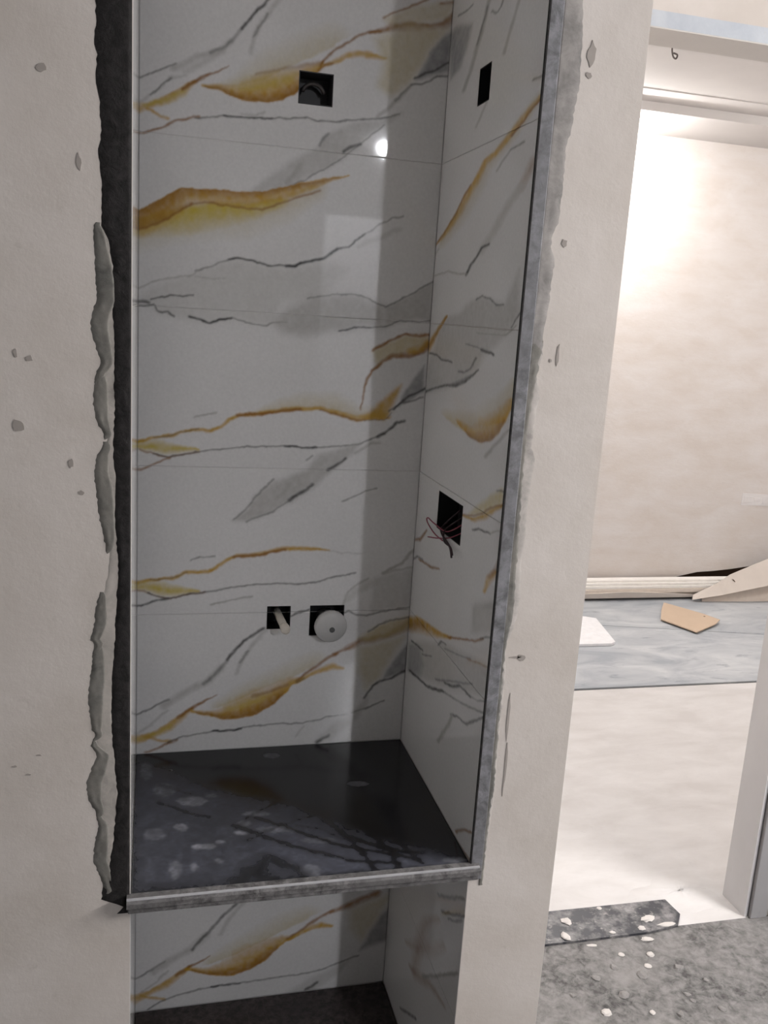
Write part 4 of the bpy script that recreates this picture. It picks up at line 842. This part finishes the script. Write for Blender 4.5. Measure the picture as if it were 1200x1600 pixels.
# ------------------------------------------------------------------ counter and lower slab
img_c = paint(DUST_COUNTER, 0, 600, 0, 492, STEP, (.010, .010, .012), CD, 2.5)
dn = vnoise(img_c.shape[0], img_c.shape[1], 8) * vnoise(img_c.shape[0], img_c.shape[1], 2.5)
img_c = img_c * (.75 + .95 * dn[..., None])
counter = empty('countertop', (0.3, 0.25, TOP - .03))
tag(counter, 'dusty black granite countertop set across the tiled niche', 'countertop')
def cpos(u, v, w): return (u - 0.3, v - 0.25, np.asarray(w) * 0 + .03 - w)
us = np.linspace(0.0008, 0.5992, 300); vs = np.linspace(0.0, 0.4912, 246)
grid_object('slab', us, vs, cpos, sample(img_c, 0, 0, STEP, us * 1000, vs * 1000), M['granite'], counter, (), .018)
MB().box(-.299, .299, -.249, .241, 0.0, .0115).build('underside', M['granite_brown'], counter)
mb = MB()
mb.prism([(-.018, .0295), (-.006, .0305), (0.0, .0305), (0.0, .0145), (-.020, .0145), (-.021, .024)], -.306, .316, lambda a, b, c: (c, a - .25, b))
mb.build('front_edge', M['granite_edge'], counter)
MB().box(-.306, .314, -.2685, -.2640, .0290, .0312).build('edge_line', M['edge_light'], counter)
MB().box(-.304, .314, -.266, -.25, .0025, .0125).build('lower_edge', M['granite_edge'], counter, bevel=.002)

slab = tag(MB().box(0.001, NICHE_W - .001, 0.0, NICHE_D - .001, SLAB - .02, SLAB).build('granite_slab', M['granite_brown'], bevel=.002),
           'speckled dark brown granite slab at the bottom of the niche', 'slab')

# ------------------------------------------------------------------ rough mortar and adhesive round the niche, on the plaster
def interp_outline(outl, zs):
    o = sorted(((z / 1000, x_ / 1000) for x_, z in outl))
    return np.interp(zs, [p[0] for p in o], [p[1] for p in o])
def ragged(name, inner, outl, z0, z1, h, mat, parent, jit=.003, step=.006, nc=9, lift=0.0):
    zs = np.arange(z0, z1, step); n = len(zs)
    xo = interp_outline(outl, zs) + (np.random.default_rng(len(outl)).random(n) - .5) * 2 * jit
    xi = inner(zs) if callable(inner) else np.full(n, inner)
    nz = vnoise(n, nc, 2.5, np.random.default_rng(3 + len(outl)))
    mb = MB()
    for i in range(n):
        endf = min(1, (i + .3) / 3, (n - 1 - i + .3) / 3)
        for k in range(nc):
            t = k / (nc - 1)
            e = min(1, (1 - t) * 3.0)
            hh = (h * (.55 + .6 * nz[i, k]) * e * endf) if 0 < k < nc - 1 else (h * .6 * endf if k == 0 else -.0004)
            mb.v.append((xi[i] + (xo[i] - xi[i]) * t, -hh - lift, zs[i]))
    for i in range(n - 1):
        for k in range(nc - 1):
            a = i * nc + k; mb.f.append((a, a + 1, a + nc + 1, a + nc))
    # closing rim along the inner edge
    b = len(mb.v)
    for i in range(n): mb.v.append((xi[i], 0.0, zs[i]))
    for i in range(n - 1): mb.f.append((i * nc, b + i, b + i + 1, (i + 1) * nc))
    return mb.build(name, mat, parent, True)
L2 = [(x_, z) for x_, z in LEFT_DARK]
ragged('mortar_skim', lambda z: interp_outline(L2, z) + .004, [(x_ + 4, z) for x_, z in LEFT_MORTAR], .74, 1.81, .0008, M['skim_left'], wall_left, .001)
for za, zb, wd in ((1.585, 1.815, .024), (1.505, 1.612, .019), (1.330, 1.505, .022), (1.165, 1.270, .016), (1.020, 1.195, .021), (.885, 1.022, .022), (.738, .890, .020)):
    ragged('mortar_patch', lambda z: interp_outline(LEFT_MORTAR, z) + .002 + wd * np.sqrt(np.maximum(0, np.sin(np.pi * np.clip((z - za) / (zb - za), 0, 1)))),
           LEFT_MORTAR, za, zb, .0016, M['mortar'], wall_left, .0012, .004, lift=.0004)
ragged('adhesive_band', -.0015, L2 + [(-50, 2640)], .705, 2.64, .0022, M['adhesive'], wall_left, .0012, lift=.0006)
tag(wall_left.children[-1], 'black adhesive band along the left niche edge')
MB().box(NICHE_W + .001, NICHE_W + .024, -.005, 0.0, TOP - .034, 2.64).build('granite_strip', M['granite_jamb'], wall_center, bevel=.0015)
MB().box(NICHE_W - .0003, NICHE_W + .0022, -.0056, 0.0, TOP - .03, 2.64).build('dark_joint', M['adhesive'], wall_center)
ragged('mortar_band', NICHE_W + .023, RIGHT_MORTAR + [(656, 2640)], 1.66, 2.64, .0016, M['mortar_right'], wall_center, .0012)
ragged('mortar_band', NICHE_W + .0225, [(645, 1700), (640, 1640), (634, 1560), (632, 1500), (634, 1400), (637, 1300), (640, 1230), (634, 1180), (630, 1150), (631, 1080), (632, 1000), (634, 900), (630, 800), (629, 690)], .690, 1.69, .0018, M['mortar'], wall_center, .0015, lift=.0006)
ragged('mortar_skim', NICHE_W + .024, RIGHT_MORTAR, .76, 1.68, .0010, M['mortar_pale'], wall_center, .0012)

def smudge(x_, z_, rx, rz, parent, mat=None):
    n = 11; pts = []
    for k in range(n):
        a = 2 * math.pi * k / n; q = .6 + .5 * random.random()
        pts.append((x_ + rx * q * math.cos(a), z_ + rz * q * math.sin(a)))
    return MB().prism(pts, -.0008, 0.0003, lambda a, b, c: (a, c, b)).build('mortar_smudge', mat or M['stain'], parent)
for x_, z_, rx, rz in [(-.118, 2.007, .008, .007), (-.157, 1.522, .009, .011), (-.087, 1.468, .004, .008), (-.072, 1.424, .004, .004),
                       (-.142, 1.619, .006, .005), (-.155, .970, .005, .002), (-.140, 1.002, .006, .0015), (-.176, .985, .004, .002),
                       (-.160, 1.625, .003, .009), (-.072, 1.89, .005, .012)]:
    smudge(x_, z_, rx, rz, wall_left)
for x_, z_, rx, rz in [(.678, 2.121, .009, .018), (.677, 2.090, .006, .006), (.664, 1.841, .005, .007), (.662, 1.138, .008, .007), (.650, 1.139, .012, .002),
                       (.660, 1.655, .003, .003), (.672, 1.665, .003, .018), (.648, 1.02, .003, .05), (.652, .93, .0025, .06)]:
    smudge(x_, z_, rx, rz, wall_center)

# ------------------------------------------------------------------ boxes and pipes in the holes
def back_box(name, h, label, depth=.055, mat='box_steel'):
    cx, cz = (h[0] + h[1]) / 2, (h[2] + h[3]) / 2
    t = empty(name, (cx, NICHE_D, cz)); tag(t, label, 'electrical box')
    a, b = (h[1] - h[0]) / 2, (h[3] - h[2]) / 2
    q = .002
    mb = MB()
    mb.box(-a, a, depth, depth + q, -b, b)
    mb.box(-a, -a + q, .0005, depth, -b, b); mb.box(a - q, a, .0005, depth, -b, b)
    mb.box(-a + q, a - q, .0005, depth, -b, -b + q); mb.box(-a + q, a - q, .0005, depth, b - q, b)
    mb.build('box_shell', M[mat], t)
    return t, a, b
t, a, b = back_box('electrical_box', HB['top'], 'square dark electrical box high on the back tiles of the niche')
mb = MB(); mb.tube([(math.cos(u) * .022, .035, math.sin(u) * .02 - .004) for u in np.linspace(.2, math.pi - .2, 12)], .004, 8)
mb.build('conduit_end', M['steel'], t, True)
back_box('wall_recess', HB['stub'], 'small square recess holding the cream pipe stub low on the back tiles', .05, 'box_black')[0]['category'] = 'recess'
back_box('wall_recess', HB['cap'], 'square recess behind the round white pipe cap on the back tiles', .05, 'box_black')[0]['category'] = 'recess'

t = empty('pipe_stub', (.301, NICHE_D, 1.048)); tag(t, 'short cream plastic pipe stub poking out of the small lower recess', 'pipe')
d = Vector((.10, -1.0, -.14)).normalized()
p0 = Vector((-.002, .045, .006))
mb = MB(); mb.tube([p0 + d * s for s in (0, .03, .06, .095)], .0085, 14); mb.build('pipe', M['pipe_cream'], t, True)
mb = MB(); mb.tube([p0 + d * s for s in (.088, .093, .102, .108, .110)], [.0098, .0104, .0104, .0085, .004], 14); mb.build('end_plug', M['pipe_cream'], t, True)

t = empty('drain_pipe', (.412, NICHE_D, 1.036)); tag(t, 'round white capped plastic pipe with dark centre covering the lower right recess', 'pipe')
d = Vector((.06, -1.0, -.10)).normalized()
mb = MB(); mb.tube([Vector((0, .04, 0)) + d * s for s in (0, .06)], .021, 20); mb.build('neck', M['pipe_grey'], t, True)
mb = MB(); mb.tube([Vector((0, 0, 0)) + d * s for s in (.016, .018, .030, .033, .034)], [.033, .036, .036, .033, .006], 28); mb.build('flange', M['pipe_grey'], t, True)
mb = MB(); mb.tube([Vector((.001, 0, -.004)) + d * s for s in (.032, .036)], .006, 14); mb.build('centre_hole', M['pipe_dark'], t)

def side_box(name, h, label, depth=.045):
    cy, cz = (h[0] + h[1]) / 2, (h[2] + h[3]) / 2
    t = empty(name, (NICHE_W, cy, cz)); tag(t, label, 'electrical box')
    a, b = (h[1] - h[0]) / 2, (h[3] - h[2]) / 2; q = .002
    mb = MB()
    mb.box(depth, depth + q, -a, a, -b, b)
    mb.box(.0005, depth, -a, -a + q, -b, b); mb.box(.0005, depth, a - q, a, -b, b)
    mb.box(.0005, depth, -a + q, a - q, -b, -b + q); mb.box(.0005, depth, -a + q, a - q, b - q, b)
    mb.build('box_shell', M['box_black'], t)
    return t
side_box('electrical_box', HR['small'], 'narrow looking dark electrical box high on the right niche wall')
t = side_box('electrical_box', HR['wide'], 'wide dark electrical box with dangling red wires on the right niche wall')
def spline(P, n=8):
    P = [Vector(p) for p in P]; out = []
    for i in range(len(P) - 1):
        a, b, c, d = P[max(i - 1, 0)], P[i], P[i + 1], P[min(i + 2, len(P) - 1)]
        for k in range(n):
            s = k / n
            out.append(.5 * ((2 * b) + (c - a) * s + (2 * a - 5 * b + 4 * c - d) * s * s + (3 * b - a - 3 * c + d) * s ** 3))
    return out + [P[-1]]
def wire(pts, mat, r=.0014):
    mb = MB(); mb.tube(spline(pts), r, 6); mb.build('wire', M[mat], t, True)
# local: x out of the wall is negative, y towards the back, z up
wire([(.03, -.03, .0), (.004, .01, -.032), (-.012, .05, -.026), (-.016, .088, -.022), (-.018, .083, -.030), (-.014, .045, -.044), (-.010, .0, -.048)], 'wire_red')
wire([(.03, -.05, -.01), (.002, -.02, -.036), (-.012, .02, -.048), (-.016, .078, -.060)], 'wire_red')
wire([(.03, .0, .0), (.002, .02, -.030), (-.010, -.01, -.046), (-.008, -.045, -.050), (-.008, -.060, -.062)], 'wire_black', .002)
wire([(.03, .02, .01), (.006, .05, -.030), (-.006, .02, -.038), (-.008, -.04, -.050), (-.010, -.062, -.066)], 'wire_black', .0022)

# ------------------------------------------------------------------ threshold, debris
thr = tag(MB().prism([(.772, .641), (1.44, .641), (1.545, .655), (1.58, .70), (1.572, .772), (.772, .779)], 0.0, .007).build('threshold_strip', M['granite_brown']),
          'dark polished granite threshold strip across the doorway floor', 'threshold')
def thr_mat():
    t_ = NT('dusty_dark_threshold')
    n1 = t_.noise(14, 6, .65); n2 = t_.noise(60, 4, .6)
    a_ = t_.mix(t_.ramp(n1, [(.45, 0.0), (.68, 1.0)]), (.035, .037, .045), (.30, .29, .29))
    t_.base(t_.mix(t_.ramp(n2, [(.6, 0.0), (.75, .6)]), a_, (.45, .43, .41))); t_.set(.4, .5)
    return t_.m
thr.data.materials[0] = thr_mat()

def mound(name, cx, cy, rx, ry, h, mat, label, seed, rot=0.0, base=0.0):
    rg = np.random.default_rng(seed); n, m = 40, 9
    mb = MB(); ph = rg.random(6) * 6.28
    for j in range(m):
        q = j / (m - 1)
        for k in range(n):
            a_ = 2 * math.pi * k / n
            w = 1 + .16 * math.sin(3 * a_ + ph[0]) + .10 * math.sin(5 * a_ + ph[1]) + .06 * math.sin(9 * a_ + ph[2])
            px, py = rx * q * w * math.cos(a_), ry * q * w * math.sin(a_)
            z_ = h * (1 - q ** 1.4) * (.75 + .5 * rg.random()) - (.0008 if j == m - 1 else 0)
            mb.v.append((cx + px * math.cos(rot) - py * math.sin(rot), cy + px * math.sin(rot) + py * math.cos(rot), base + max(z_, -.0008)))
    for j in range(m - 1):
        for k in range(n):
            mb.f.append((j * n + k, j * n + (k + 1) % n, (j + 1) * n + (k + 1) % n, (j + 1) * n + k))
    mb.f.append(tuple(range(n)))
    o = mb.build(name, mat, None, True)
    return tag(o, label, 'dust', 'stuff')
mound('plaster_dust', 1.64, .80, .15, .09, .012, M['floor_cream'], 'pale plaster dust heaped between the threshold strip and the door post', 5)

def chip_mesh(seed):
    rg = np.random.default_rng(seed); n = 8; mb = MB()
    for zz, sc in ((0, .85), (.30, 1.0), (.62, .62)):
        for k in range(n):
            a_ = 2 * math.pi * k / n; q = sc * (.62 + .55 * rg.random())
            mb.v.append((q * math.cos(a_), q * math.sin(a_), zz))
    for i in range(2):
        for k in range(n): mb.f.append((i * n + k, i * n + (k + 1) % n, (i + 1) * n + (k + 1) % n, (i + 1) * n + k))
    mb.f.append(tuple(2 * n + k for k in range(n))); mb.f.append(tuple(range(n - 1, -1, -1)))
    return mb
chips = [(1.184, .660, .015, .022, 'oval white plaster chip on the dark threshold next to the pillar'),
         (1.468, .695, .023, .015, 'largest white plaster chip on the dusty right end of the threshold'),
         (1.428, .660, .014, .010, 'small white plaster chip at the front edge of the threshold, below the largest'),
         (1.423, .620, .022, .012, 'flat white plaster chip just in front of the threshold edge'),
         (1.511, .662, .030, .010, 'long thin white plaster chip at the right end of the threshold'),
         (1.345, .764, .010, .007, 'tiny white plaster chip at the back edge of the threshold'),
         (1.332, .655, .010, .008, 'tiny pale chip near the middle of the threshold front edge'),
         (1.251, .622, .016, .007, 'thin pale chip along the threshold front edge near the pillar'),
         (1.217, .722, .016, .018, 'greyish plaster crumb on the threshold behind the oval chip')]
many = [(1.333, .489), (1.367, .518), (1.45, .497), (1.246, .429), (1.315, .573), (1.418, .400), (1.419, .379), (1.29, .36), (1.36, .34), (1.20, .50), (1.17, .38), (1.50, .44), (1.27, .53), (1.40, .56), (1.11, .45), (1.48, .34)]
cmesh = None
for i, (cx, cy, rx, ry, lab) in enumerate(chips):
    o = chip_mesh(20 + i).build('plaster_chip', M['chip'])
    o.location = (cx, cy, .007 if .641 < cy - ry * .5 else 0.0); o.scale = (rx, ry, min(rx, ry) * .55); o.rotation_euler.z = random.uniform(-.4, .4)
    tag(o, lab, 'plaster chip', None, 'plaster chips at the threshold')
rub = [chip_mesh(60 + k).build('rubble_crumb', M['chip' if k % 2 else 'dust']) for k in range(3)]
first = [True] * 3
for i, (cx, cy) in enumerate(many):
    k = i % 3
    if first[k]: o = rub[k]; first[k] = False
    else:
        o = rub[k].copy(); COL.objects.link(o)
    s_ = .006 + .009 * random.random()
    o.location = (cx, cy, 0); o.scale = (s_ * 1.3, s_, s_ * .7); o.rotation_euler.z = random.uniform(0, 3)
    tag(o, 'small pale rubble crumb scattered on the rough floor before the threshold', 'rubble', None, 'rubble crumbs on the rough floor')

# ------------------------------------------------------------------ things on the hall floor
Z0 = tile_z
t = empty('cardboard_piece', (3.2, 3.25, Z0)); tag(t, 'brown torn cardboard piece lying on the grey marble floor', 'cardboard')
cp = [(3.215, 3.53), (3.345, 3.29), (3.385, 3.175), (3.312, 3.112), (3.112, 2.996), (3.015, 3.228), (3.118, 3.395)]
mb = MB(); mb.prism([(a_ - 3.2, b_ - 3.25) for a_, b_ in cp], 0.0, .006, lambda a_, b_, c_: (a_, b_, c_ + .010 + .045 * max(0, a_ + b_ * .2 - .02)))
mb.build('sheet', M['card'], t)
mb = MB(); mb.prism([(.09, .045), (.125, .06), (.13, .05), (.10, .035)], .0062, .0068, lambda a_, b_, c_: (a_ , b_ - .06, c_ + .010 + .045 * max(0, a_ + (b_ - .06) * .2 - .02)))
mb.build('ink_mark', M['card_dark'], t)
mb = MB(); mb.prism([(-.03, .165), (-.005, .17), (-.005, .163), (-.03, .158)], .0062, .0068, lambda a_, b_, c_: (a_, b_, c_ + .010))
mb.build('staple', M['card_dark'], t)

t = tag(MB().prism([(2.06, 3.30), (2.53, 3.30), (2.60, 3.26), (2.527, 2.884), (2.492, 2.860), (2.06, 2.866)], 0.0, .014, lambda a_, b_, c_: (a_, b_, c_ + Z0 + .002 + .01 * (b_ - 2.86))).build('board_offcut', M['white_board']),
        'white board offcut lying on the marble floor beside the pillar edge', 'board')

bn = empty('trim_bundle', (3.1, 3.68, Z0)); tag(bn, 'bundle of long white trim strips lying along the far wall', 'trim bundle')
random.seed(11)
for i, (y0, y1, z0, z1, m_) in enumerate([(-.055, .02, .052, .078, 'cream_strip'), (-.050, .025, .079, .098, 'white_strip'), (-.040, .03, .099, .116, 'white_strip'),
                                        (-.025, .035, .117, .132, 'white_strip'), (.022, .062, .05, .085, 'white_strip'), (.032, .065, .086, .118, 'cream_strip')]):
    MB().box(-1.3 + random.uniform(-.1, .1), .95 + random.uniform(-.12, .05), y0, y1, z0, z1).build('trim_strip', M[m_], bn, bevel=.003)
mb = MB()
low = [(-1.3, .014), (1.0, .014)]
wave = [(1.0, .05), (.52, .03), (.40, .028), (.28, .040), (.05, .052), (-.12, .058), (-.30, .050), (-.55, .042), (-.75, .045), (-1.3, .045)]
mb.prism(low + wave, -.068, -.058, lambda a_, b_, c_: (a_, c_ + .02 * (1 - b_ / .06), b_ + .006)).build('wrapper_front', M['card_grey'], bn)
MB().box(-1.3, 1.0, -.035, .06, .012, .049).build('core_box', M['card_grey'], bn)

fl = empty('cardboard_flap', (3.75, 3.55, Z0)); tag(fl, 'pale torn cardboard flap rising at the right end of the trim bundle', 'cardboard')
def sheet(pts_front, th, name, mat, parent):
    """sheet given as quads strip of 3D points (lower row, upper row), with thickness along +y"""
    lo, up = pts_front; n = len(lo); mb = MB()
    for row in (lo, up):
        for p in row: mb.v.append(p)
    for row in (lo, up):
        for p in row: mb.v.append((p[0], p[1] + th, p[2]))
    for i in range(n - 1):
        mb.f.append((i, i + 1, n + i + 1, n + i)); mb.f.append((2 * n + i, 3 * n + i, 3 * n + i + 1, 2 * n + i + 1))
        mb.f.append((i, 2 * n + i, 2 * n + i + 1, i + 1)); mb.f.append((n + i, n + i + 1, 3 * n + i + 1, 3 * n + i))
    mb.f.append((0, n, 3 * n, 2 * n)); mb.f.append((n - 1, 3 * n - 1, 4 * n - 1, 2 * n - 1)) if False else mb.f.append((0, n, 3 * n, 2 * n))
    mb.f.append((n - 1, 3 * n - 1, 4 * n - 1, 2 * n - 1))
    mb.f = list(dict.fromkeys(mb.f))
    return mb.build(name, mat, parent)
sheet(([(-.30, .02, .018), (-.10, -.01, .058), (.04, -.02, .088), (.20, -.03, .120), (.42, -.03, .17)],
       [(-.28, .05, .040), (-.10, .06, .118), (-.01, .07, .170), (.18, .08, .240), (.42, .10, .32)]), .005, 'upper_sheet', M['card_grey'], fl)
sheet(([(-.22, .03, .002), (-.05, .02, .002), (.10, .01, .002), (.42, .0, .004)],
       [(-.22, .045, .034), (-.05, .035, .070), (.10, .03, .098), (.42, .03, .150)]), .005, 'lower_sheet', M['cream_strip'], fl)
MB().prism([(-.012, .150), (.0, .146), (.022, .118), (.016, .116)], -.004, .0, lambda a_, b_, c_: (a_, .045 + c_ - (.15 - b_) * .6, b_)).build('ink_mark', M['card_dark'], fl)

tp = empty('wall_tape', (3.96, FY, .655)); tag(tp, 'short white paper strip stuck low on the far plaster wall', 'tape')
MB().prism([(-.10, -.040), (.20, -.045), (.20, .030), (-.10, .042)], -.002, 0.0, lambda a_, b_, c_: (a_, c_, b_)).build('strip', M['tape'], tp)
for (a_, b_, c_, d_) in [(-.085, -.02, -.022, .024), (-.005, .04, -.012, .012), (.06, .10, -.03, .02)]:
    MB().box(a_, b_, -.004, -.002, c_, d_).build('raised_fold', M['tape'], tp, bevel=.001)

hk = tag(MB().tube(spline([(2.114, 2.308, CEIL + .005), (2.114, 2.308, CEIL - .035), (2.120, 2.304, CEIL - .062), (2.132, 2.300, CEIL - .070), (2.136, 2.300, CEIL - .055), (2.120, 2.306, CEIL - .048)]), .0035, 8).build('ceiling_hook', M['steel'], None, True),
         'small dark wire hook hanging from the hall ceiling', 'hook')
